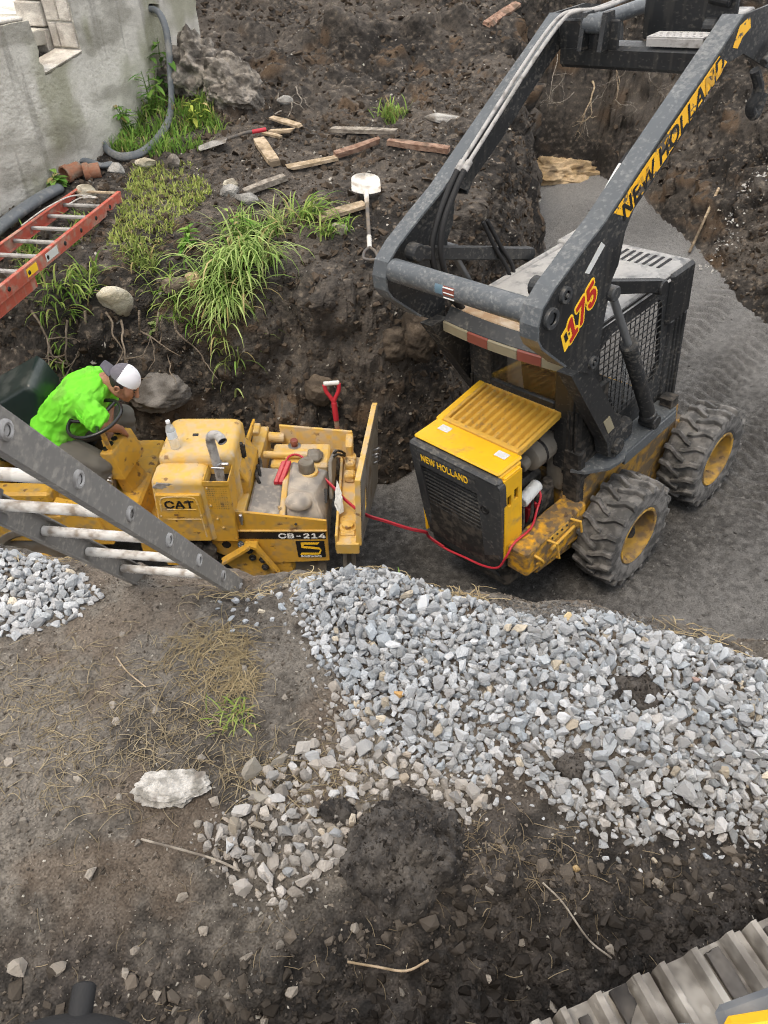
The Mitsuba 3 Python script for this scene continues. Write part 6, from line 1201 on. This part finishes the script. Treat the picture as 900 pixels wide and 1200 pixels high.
# clods sticking to the steep faces, where a plan-wise scatter leaves gaps
_nn = np.cross(np.gradient(V, axis=1), np.gradient(V, axis=0)) if 0 else None
_b = trimesh.Trimesh(*[meshkit.WRITTEN[scene['earth_bank']['filename']][k] for k in (0, 1)], process=False)
_w = (1.02 - np.abs(_b.face_normals[:, 2])) * _b.area_faces * (_b.triangles_center[:, 1] > 4.6) * (_b.triangles_center[:, 0] > -3.6); _i = g5.choice(len(_w), 13000, p=_w / _w.sum()); _p = np.array(_b.triangles_center[_i])
_s = .006 * (.05 / .006) ** (g5.random(len(_p)) ** 2.4)
stuff('soil_clods', pieces(_p, _s, dark(len(_p), g5, _p) * 1.15, CRUMBS, g5), 'mat_crumb', 'clods of soil standing proud of the cut face of the bank', 'soil')
_i = g5.choice(len(_w), 1500, p=_w / _w.sum()); _p = np.array(_b.triangles_center[_i]); stuff('pebbles', pieces(_p, .006 * 4 ** (g5.random(len(_p)) ** 1.6), pale(len(_p), g5, _p) * .8, CRUMBS, g5), 'mat_crumb', 'pebbles sticking out of the cut face of the bank', 'pebbles')

# ------------------------------------------------------------------ grass, weeds, straw, roots
def blade(p, az, L, w, lean, droop, c, seg=4, g=g5):
    """A grass blade as a narrow folded strip; returns vertices, faces, colours."""
    t = np.linspace(0, 1, seg + 1); d = np.array([math.cos(az), math.sin(az)]); s = np.array([-d[1], d[0]])
    ang = lean + droop * t**1.4; r = np.concatenate([[0], np.cumsum(np.sin((ang[1:] + ang[:-1]) / 2))]) * L / seg; h = np.concatenate([[0], np.cumsum(np.cos((ang[1:] + ang[:-1]) / 2))]) * L / seg
    ww = w * np.sqrt(np.maximum(1 - t**2.2, 0.004)); ctr = np.c_[p[0] + d[0] * r, p[1] + d[1] * r, p[2] + h]
    V = np.vstack([ctr + np.c_[s[0] * ww, s[1] * ww, 0 * t], ctr - np.c_[s[0] * ww, s[1] * ww, 0 * t]]); n = seg + 1
    F = [(i, i + 1, n + i + 1) for i in range(seg)] + [(i, n + i + 1, n + i) for i in range(seg)]
    return V, np.array(F), np.broadcast_to(np.array(c), V.shape)
def green(g, a=(.12, .24, .045), b=(.30, .36, .11)):
    if g.random() < .07: a, b = (.34, .27, .12), (.45, .38, .2)
    t = g.random(); return 1.22 * (np.array(a) * (1 - t) + np.array(b) * t) * g.uniform(.7, 1.25)
def grass_clump(centres, n, Lr, w, label, name='grass_tuft', category='grass', droop=(1.0, 2.2), lean=(.05, .7), seed=0, az=None, a=(.12, .24, .045), b=(.30, .36, .11), spread_=.05):
    g = np.random.default_rng(seed + 300); ps = []
    for _ in range(n):
        c = centres[g.integers(len(centres))]; x, y = c[0] + g.normal(0, spread_), c[1] + g.normal(0, spread_)
        ps.append(blade((x, y, gp(x, y) - .01), g.uniform(0, 6.28) if az is None or g.random() < .35 else g.normal(az, .7), g.uniform(*Lr), w * g.uniform(.6, 1.3), g.uniform(*lean), g.uniform(*droop), green(g, a, b), 6, g))
    k = thing(name, label, category); m, c = join(ps); put('blades', m, 'leaf', k, color=c, kind='stuff'); return k
grass_clump([(-1.42, 5.76), (-1.34, 5.70), (-1.26, 5.72), (-1.16, 5.80), (-1.05, 5.90), (-1.30, 5.88), (-1.18, 5.98), (-1.28, 5.64), (-.98, 6.0)], 500, (.24, .58), .0075, 'tall arching green grass hanging over the middle of the trench bank', droop=(1.5, 3.0), seed=1, az=-1.65, spread_=.05, a=(.15, .26, .06), b=(.42, .50, .20))
grass_clump([(-1.1, 6.35), (-1.0, 6.42), (-.9, 6.42), (-1.25, 6.4)], 170, (.18, .42), .006, 'lighter green grass behind the tall arching grass', droop=(.8, 2.2), seed=2, spread_=.07, b=(.42, .48, .2))
grass_clump([(-.72, 6.46), (-.66, 6.5)], 70, (.2, .45), .007, 'bent grass tuft left of the pale board', droop=(1.5, 2.6), seed=3, az=.1)
grass_clump([(-.38, 6.36), (-.46, 6.25)], 60, (.12, .3), .007, 'grass tuft between pale board and shovel handle', seed=4, az=-1.7, droop=(1.2, 2.4))
grass_clump([(.05, 8.74), (.12, 8.7)], 110, (.10, .24), .007, 'small bright green grass tuft alone on the dark far soil', seed=5, droop=(.3, 1.3))
grass_clump([(-2.45, 5.6), (-2.38, 5.72), (-2.55, 5.52), (-2.62, 5.42)], 130, (.15, .42), .007, 'grass hanging from the bank under the red ladder', seed=6, az=-1.2, droop=(1.2, 2.8))
grass_clump([(-2.0, 5.9), (-1.95, 5.98), (-2.05, 6.05), (-1.88, 5.8)], 110, (.12, .32), .006, 'thin grass on the bank edge above the tan boulder', seed=7, az=-1.5, droop=(1.0, 2.6), a=(.10, .15, .04))
grass_clump([(-1.73, 5.72), (-1.68, 5.66), (-1.62, 5.60)], 70, (.15, .35), .006, 'sparse grass left of the tall arching grass', seed=8, az=-1.6, droop=(1.2, 2.6))
grass_clump([(-1.2, 5.6), (-1.32, 5.58), (-1.1, 5.62)], 45, (.2, .45), .005, 'drooping grass strands low on the bank face', seed=9, az=-1.6, droop=(1.8, 3.0), a=(.09, .13, .035))
grass_clump([(-2.9, 6.05), (-2.85, 5.8), (-3.0, 6.2), (-2.75, 5.6), (-2.6, 6.2), (-2.62, 6.5)], 240, (.08, .2), .007, 'green grass growing between the rungs of the red ladder', seed=10, droop=(.4, 1.6))
grass_clump([(-.55, 1.53), (-.50, 1.50), (-.53, 1.47)], 60, (.04, .10), .0028, 'small green grass tuft on the near bank below the dry straw', seed=11, droop=(.8, 2.0), a=(.16, .24, .05), spread_=.03)
grass_clump([(.02, 2.32), (.06, 2.30)], 40, (.06, .14), .004, 'green sprig at the trench edge behind the gravel heap', seed=12, spread_=.02)
grass_clump([(1.42, 7.02), (1.5, 7.2)], 30, (.1, .25), .006, 'few grass blades at the corner of the bank by the ramp', seed=13)
def turf(n, poly, L, w, a, b, seed, drop=(.2, 1.4)):
    g = np.random.default_rng(seed); x0, y0, x1, y1 = poly.bounds; ps = []
    c = np.c_[g.uniform(x0, x1, n), g.uniform(y0, y1, n)]; dens = nz(np.c_[c, c[:, 0] * 0], 2.2, seed) ; c = c[shapely.contains_xy(poly, c[:, 0], c[:, 1]) & (dens > g.uniform(-.5, .35, n))]
    z = surf(c[:, 0], c[:, 1])
    for (x, y), h in zip(c, z): ps.append(blade((x, y, h - .01), g.uniform(0, 6.28), g.uniform(*L), w * g.uniform(.6, 1.3), g.uniform(0, .6), g.uniform(*drop), green(g, a, b), 3, g))
    return ps
stuff('grass', turf(5000, Polygon([(-2.75, 7.95), (-2.2, 7.85), (-1.75, 8.0), (-1.65, 8.4), (-1.9, 8.75), (-2.4, 8.9), (-2.75, 8.4)]), (.08, .22), .0065, (.10, .22, .04), (.26, .36, .09), 41), 'leaf', 'lush green grass at the foot of the wall', 'grass')
stuff('grass', turf(6500, Polygon([(-2.45, 7.65), (-1.85, 7.75), (-1.6, 7.2), (-1.75, 6.5), (-1.9, 6.1), (-2.3, 6.0), (-2.35, 6.9)]), (.025, .085), .006, (.20, .26, .06), (.38, .42, .14), 42), 'leaf', 'thin yellowish turf beside the red ladder', 'grass')
def leaf(p, d, L, w, g, c, fold=.25):
    d = np.array(d) / np.linalg.norm(d); s = np.cross(d, [0, 0, 1.0]); s /= np.linalg.norm(s) + 1e-9; up = np.cross(s, d); t = np.linspace(0, 1, 6); wd = w * np.sin(np.pi * np.clip(t * .93 + .07, 0, 1))**.8
    ctr = p + np.outer(t * L, d) - np.outer(t**2 * L * .35, [0, 0, 1]); V = np.vstack([ctr + wd[:, None] * s + (fold * wd)[:, None] * up, ctr, ctr - wd[:, None] * s + (fold * wd)[:, None] * up]); F = []
    for a in (0, 6):
        for i in range(5): F += [(a + i, a + i + 1, a + i + 7), (a + i, a + i + 7, a + i + 6)]
    return V, np.array(F), np.broadcast_to(np.array(c), V.shape)
def weed(x, y, h, n, Ll, w, label, seed, a=(.08, .20, .035), b=(.22, .34, .08)):
    g = np.random.default_rng(seed + 500); z = gp(x, y); k = thing('weed', label, 'weed'); ps = []
    stems = [(g.uniform(0, 6.28), g.uniform(.05, .35)) for _ in range(max(2, n // 9))]
    for i, (az, le) in enumerate(stems):
        tip = np.array([x + math.cos(az) * h * le, y + math.sin(az) * h * le, z + h * g.uniform(.7, 1)]); base = np.array([x + g.normal(0, .03), y + g.normal(0, .03), z - .02])
        put('stem', tube(smooth_path([base, (base + tip) / 2 + [0, 0, .03 * h], tip], 4), .004, 5), 'leaf', k, color=np.broadcast_to([.12, .2, .05], (5 * 9 + 2, 3)))
        for j in range(9):
            t = g.uniform(.15, 1.0); p = base * (1 - t) + tip * t; q = g.uniform(0, 6.28); ps.append(leaf(p, (math.cos(q), math.sin(q), g.uniform(-.1, .7)), Ll * g.uniform(.6, 1.2), w * g.uniform(.7, 1.2), g, green(g, a, b)))
    m, c = join(ps); put('leaves', m, 'leaf', k, color=c, kind='stuff')
weed(-2.86, 8.42, .42, 54, .17, .022, 'tall leafy weed against the wall, leftmost of the row', 1); weed(-2.64, 8.30, .34, 45, .15, .02, 'leafy weed by the wall, right of the tallest', 2); weed(-2.42, 8.62, .40, 45, .16, .02, 'leafy weed left of the hanging hose', 3)
weed(-2.38, 9.02, .5, 27, .24, .035, 'broad leaved dark weed below the hose outlet', 4, (.06, .14, .03), (.14, .24, .06)); weed(-1.98, 8.52, .30, 27, .14, .02, 'yellow green sprig in front of the knobbly lumps', 5, (.22, .30, .05), (.38, .42, .10)); weed(-3.0, 7.16, .16, 36, .12, .03, 'low broad leaved weed beside the clay pipe', 6); weed(-2.98, 8.05, .2, 27, .1, .012, 'small dark weed at the foot of the wall behind the hose', 7, (.07, .12, .03), (.12, .2, .05))
weed(-1.62, 6.12, .18, 36, .10, .018, 'low leafy weed at the bank edge left of the tall grass', 8); weed(-1.22, 6.22, .32, 45, .13, .014, 'leafy weed standing in the tall grass', 9, (.10, .22, .04), (.28, .38, .10)); weed(-1.86, 5.55, .1, 18, .09, .016, 'leafy sprig on the bank face above the large rock', 10, (.12, .2, .06), (.3, .34, .16)); weed(-2.28, 5.62, .08, 18, .06, .014, 'small clover on the bank face above the tan boulder', 11)
def straw_field(spots, n, seed, Lr=(.04, .16), zoff=.006, w=.0013, a=(.30, .23, .13), b=(.52, .43, .27)):
    g = np.random.default_rng(seed); ps = []
    for _ in range(n):
        x, y, r = spots[g.integers(len(spots))]; x += g.normal(0, r); y += g.normal(0, r * .7); az = g.uniform(0, 6.28); L = g.uniform(*Lr); t = g.random(); c = (np.array(a) * (1 - t) + np.array(b) * t) * g.uniform(.7, 1.2)
        k = 5; s = np.linspace(-.5, .5, k) * L; bend = g.normal(0, .25) * s**2 / L * 2; px = x + s * math.cos(az) - bend * math.sin(az); py = y + s * math.sin(az) + bend * math.cos(az)
        pz = surf(px, py).max() * .3 + surf(px, py) * .7 + zoff * g.uniform(.6, 1.6) + .012 * g.random() * np.cos(s / L * 3); n2 = np.array([-math.sin(az), math.cos(az), 0]) * w * g.uniform(.7, 1.5)
        P = np.c_[px, py, pz]; V = np.vstack([P + n2, P - n2, P + [0, 0, w * 1.4]]); F = []
        for i in range(k - 1): F += [(i, i + 1, 2 * k + i + 1), (i, 2 * k + i + 1, 2 * k + i), (k + i + 1, k + i, 2 * k + i), (k + i + 1, 2 * k + i, 2 * k + i + 1)]
        ps.append((V, np.array(F), np.broadcast_to(c, V.shape)))
    return ps
stuff('straw', straw_field([(-.60, 1.84, .06), (-.55, 1.72, .05), (-.70, 1.76, .08), (-.52, 1.64, .04), (-.62, 1.60, .08)], 430, 51, (.03, .15), .004, .0010, (.20, .155, .09), (.44, .36, .22)), 'straw', 'clump of dry straw on the near bank below the ladder foot', 'straw')
stuff('straw', straw_field([(-1.1, 1.5, .16), (-.8, 1.45, .16), (-.6, 1.4, .15), (-1.3, 1.6, .16), (-.9, 1.7, .2), (-.45, 1.3, .1), (-1.0, 1.3, .15), (-.2, 1.3, .12)], 1300, 52, (.015, .10), .002, .0008, (.20, .16, .10), (.44, .37, .25)), 'straw', 'thin scattering of dry stalks over the near bank', 'straw')
stuff('road_grit', crumb_field(2600, .45, 1.15, 1.84, 2.12, .004, .014, lambda n, g, p: grey(n, g, p) * 1.25, 29, lambda p, g: ((p[:, 0] - .78) / .3)**2 + ((p[:, 1] - 1.99) / .07)**2 < g.random(len(p))**.4), 'mat_crumb', 'low pile of fine dark grit behind the gravel heap', 'grit')
stuff('straw', straw_field([(.28, 1.08, .07), (.35, .98, .08), (-.2, .75, .25), (.3, .8, .3), (-.7, .8, .25), (.55, 1.0, .1), (.8, .75, .25)], 330, 53, (.015, .075), .002, .0007, (.12, .095, .065), (.34, .28, .19)), 'straw', 'dry stalks and rootlets around the wet clod', 'straw')
stuff('straw', straw_field([(-.35, 2.18, .05), (.0, 2.26, .08), (-.6, 2.1, .08), (-1.4, 2.4, .1), (.35, 2.1, .06), (1.2, 1.9, .1)], 240, 54, (.03, .12), .02, .0014), 'straw', 'dry grass along the lip of the trench', 'straw')
def twig(pts, r, label, c='wood_grey', group=None, name='twig'): return tag(put(name, tube(smooth_path(pts, 5), r, 6), c, None, smooth=True), label, 'twig', group)
def on(x, y, h=.01): return (x, y, gp(x, y) + h)
twig([on(-.73, 1.07), on(-.62, 1.04, .016), on(-.50, 1.01, .012), on(-.42, .98)], .004, 'long thin twig lying across the dark soil at the left')
twig([on(-.10, .76, .02), on(-.02, .745, .035), on(.06, .735, .02), on(.12, .75, .03)], .0035, 'pale forked rootlet below the large wet clod', 'wood_pale')
twig([on(.45, .93, .02), on(.50, .88, .02), on(.56, .80, .02), on(.62, .76, .015)], .003, 'thin stalk on the dark soil right of the wet clod')
twig([on(-.99, 1.75, .01), on(-.93, 1.68, .02), on(-.85, 1.62, .012)], .0025, 'curved pale stalk on the near bank', 'wood_pale')
twig([(3.75, 9.0, gp(3.75, 9.0) + .03), (4.15, 9.6, gp(4.15, 9.6) + .04)], .018, 'straight pale stick on the stony right hand bank', 'wood_pale')
twig([on(.0, 2.29, .01), on(.05, 2.29, .05), on(.09, 2.28, .09)], .003, 'pale dry stalk rising at the trench edge', 'wood_pale')
def root(base, d, L, r, seed, label, group, depth=2, mat='wood_grey'):
    g = np.random.default_rng(seed + 700); parts = []
    def grow_(p, d, L, r, k):
        pts = [p]; q = np.array(p, float); dd = np.array(d, float)
        for i in range(6):
            dd = dd + g.normal(0, .28, 3); dd /= np.linalg.norm(dd); q = q + dd * L / 6; pts.append(q.copy())
            if k and i in (2, 3, 4) and g.random() < .75: grow_(q.copy(), dd + g.normal(0, .7, 3), L * .55, r * .6, k - 1)
        P = smooth_path(pts, 3); parts.append(tube(P, np.linspace(r, r * .25, len(P)), 5))
    grow_(np.array(base, float), d, L, r, depth); tag(put('root', cat(parts), mat, None, smooth=True), label, 'root', group)
root((2.85, 11.52, .22), (.0, -.5, -.8), .62, .014, 1, 'pale branching root hanging from the far cut bank between the loader arms', None, 2, 'wood_pale')
root((3.1, 11.55, .50), (.5, -.5, -.5), .5, .012, 2, 'pale bent root above the branching root in the far cut bank', None, 1, 'wood_pale')
for k, (x, y, z) in enumerate(((2.45, 11.45, .35), (2.6, 11.45, .1), (2.95, 11.5, .05), (3.3, 11.5, .4), (3.5, 11.3, .45), (2.3, 11.4, .55), (3.2, 11.5, .0))):
    root((x, y, z), (g5.normal(0, .4), -.5, -.8), .55, .007, 10 + k, 'thin dark root in the far cut bank', 'thin roots in the far cut bank', 2)
for k in range(9):
    x = -2.75 + .14 * k; root((x, 5.42 + .05 * math.sin(k * 2.1), -.30 - .03 * (k % 3)), (.05, -.35, -1), .55, .011, 30 + k, 'root hanging down the bank behind the roller seat', 'roots hanging behind the roller seat', 1, 'rock_brown')
for k, (x, y) in enumerate(((-1.1, 8.85), (-1.0, 8.95), (-.95, 9.05), (-1.15, 9.1))): root((x, y, gp(x, y) + .06), (.1, -.6, -.4), .45, .008, 50 + k, 'dry root hanging on the far heap beside the knobbly lumps', 'dry roots on the far heap', 1)
# torn fabric sheet at the right edge, sand ledge at the end of the ramp
n1, n2 = 22, 14; U, W = np.meshgrid(np.linspace(0, 1, n1), np.linspace(0, 1, n2)); q = np.stack([4.42 + .16 * U + .05 * np.sin(9 * U + 4 * W), 8.1 + .55 * U - .1 * W + .05 * np.sin(7 * W), -.35 - .62 * W + .10 * np.sin(6 * U) + .06 * np.sin(11 * U + 5 * W)], -1)
q += (.03 * nz(q, 5, 8))[..., None]; fs = tri(n1, n2); top = q.reshape(-1, 3); fab = trimesh.Trimesh(np.vstack([top, top + [.004, .004, 0]]), np.vstack([fs, fs[:, ::-1] + len(top)]), process=False)
tag(put('fabric_sheet', fab, 'fabric_tan', smooth=True), 'torn brown ground fabric hanging from the bank at the right edge', 'fabric')
rock(2.62, 11.55, (.55, .22, .24), 'rock_orange', 'ledge of pale yellow sand at the end of the ramp', name='sand_ledge', category='sand', rot=.15, seed=60, amp=.5, freq=3.4, z=-.96, n=5)

finish_paint()
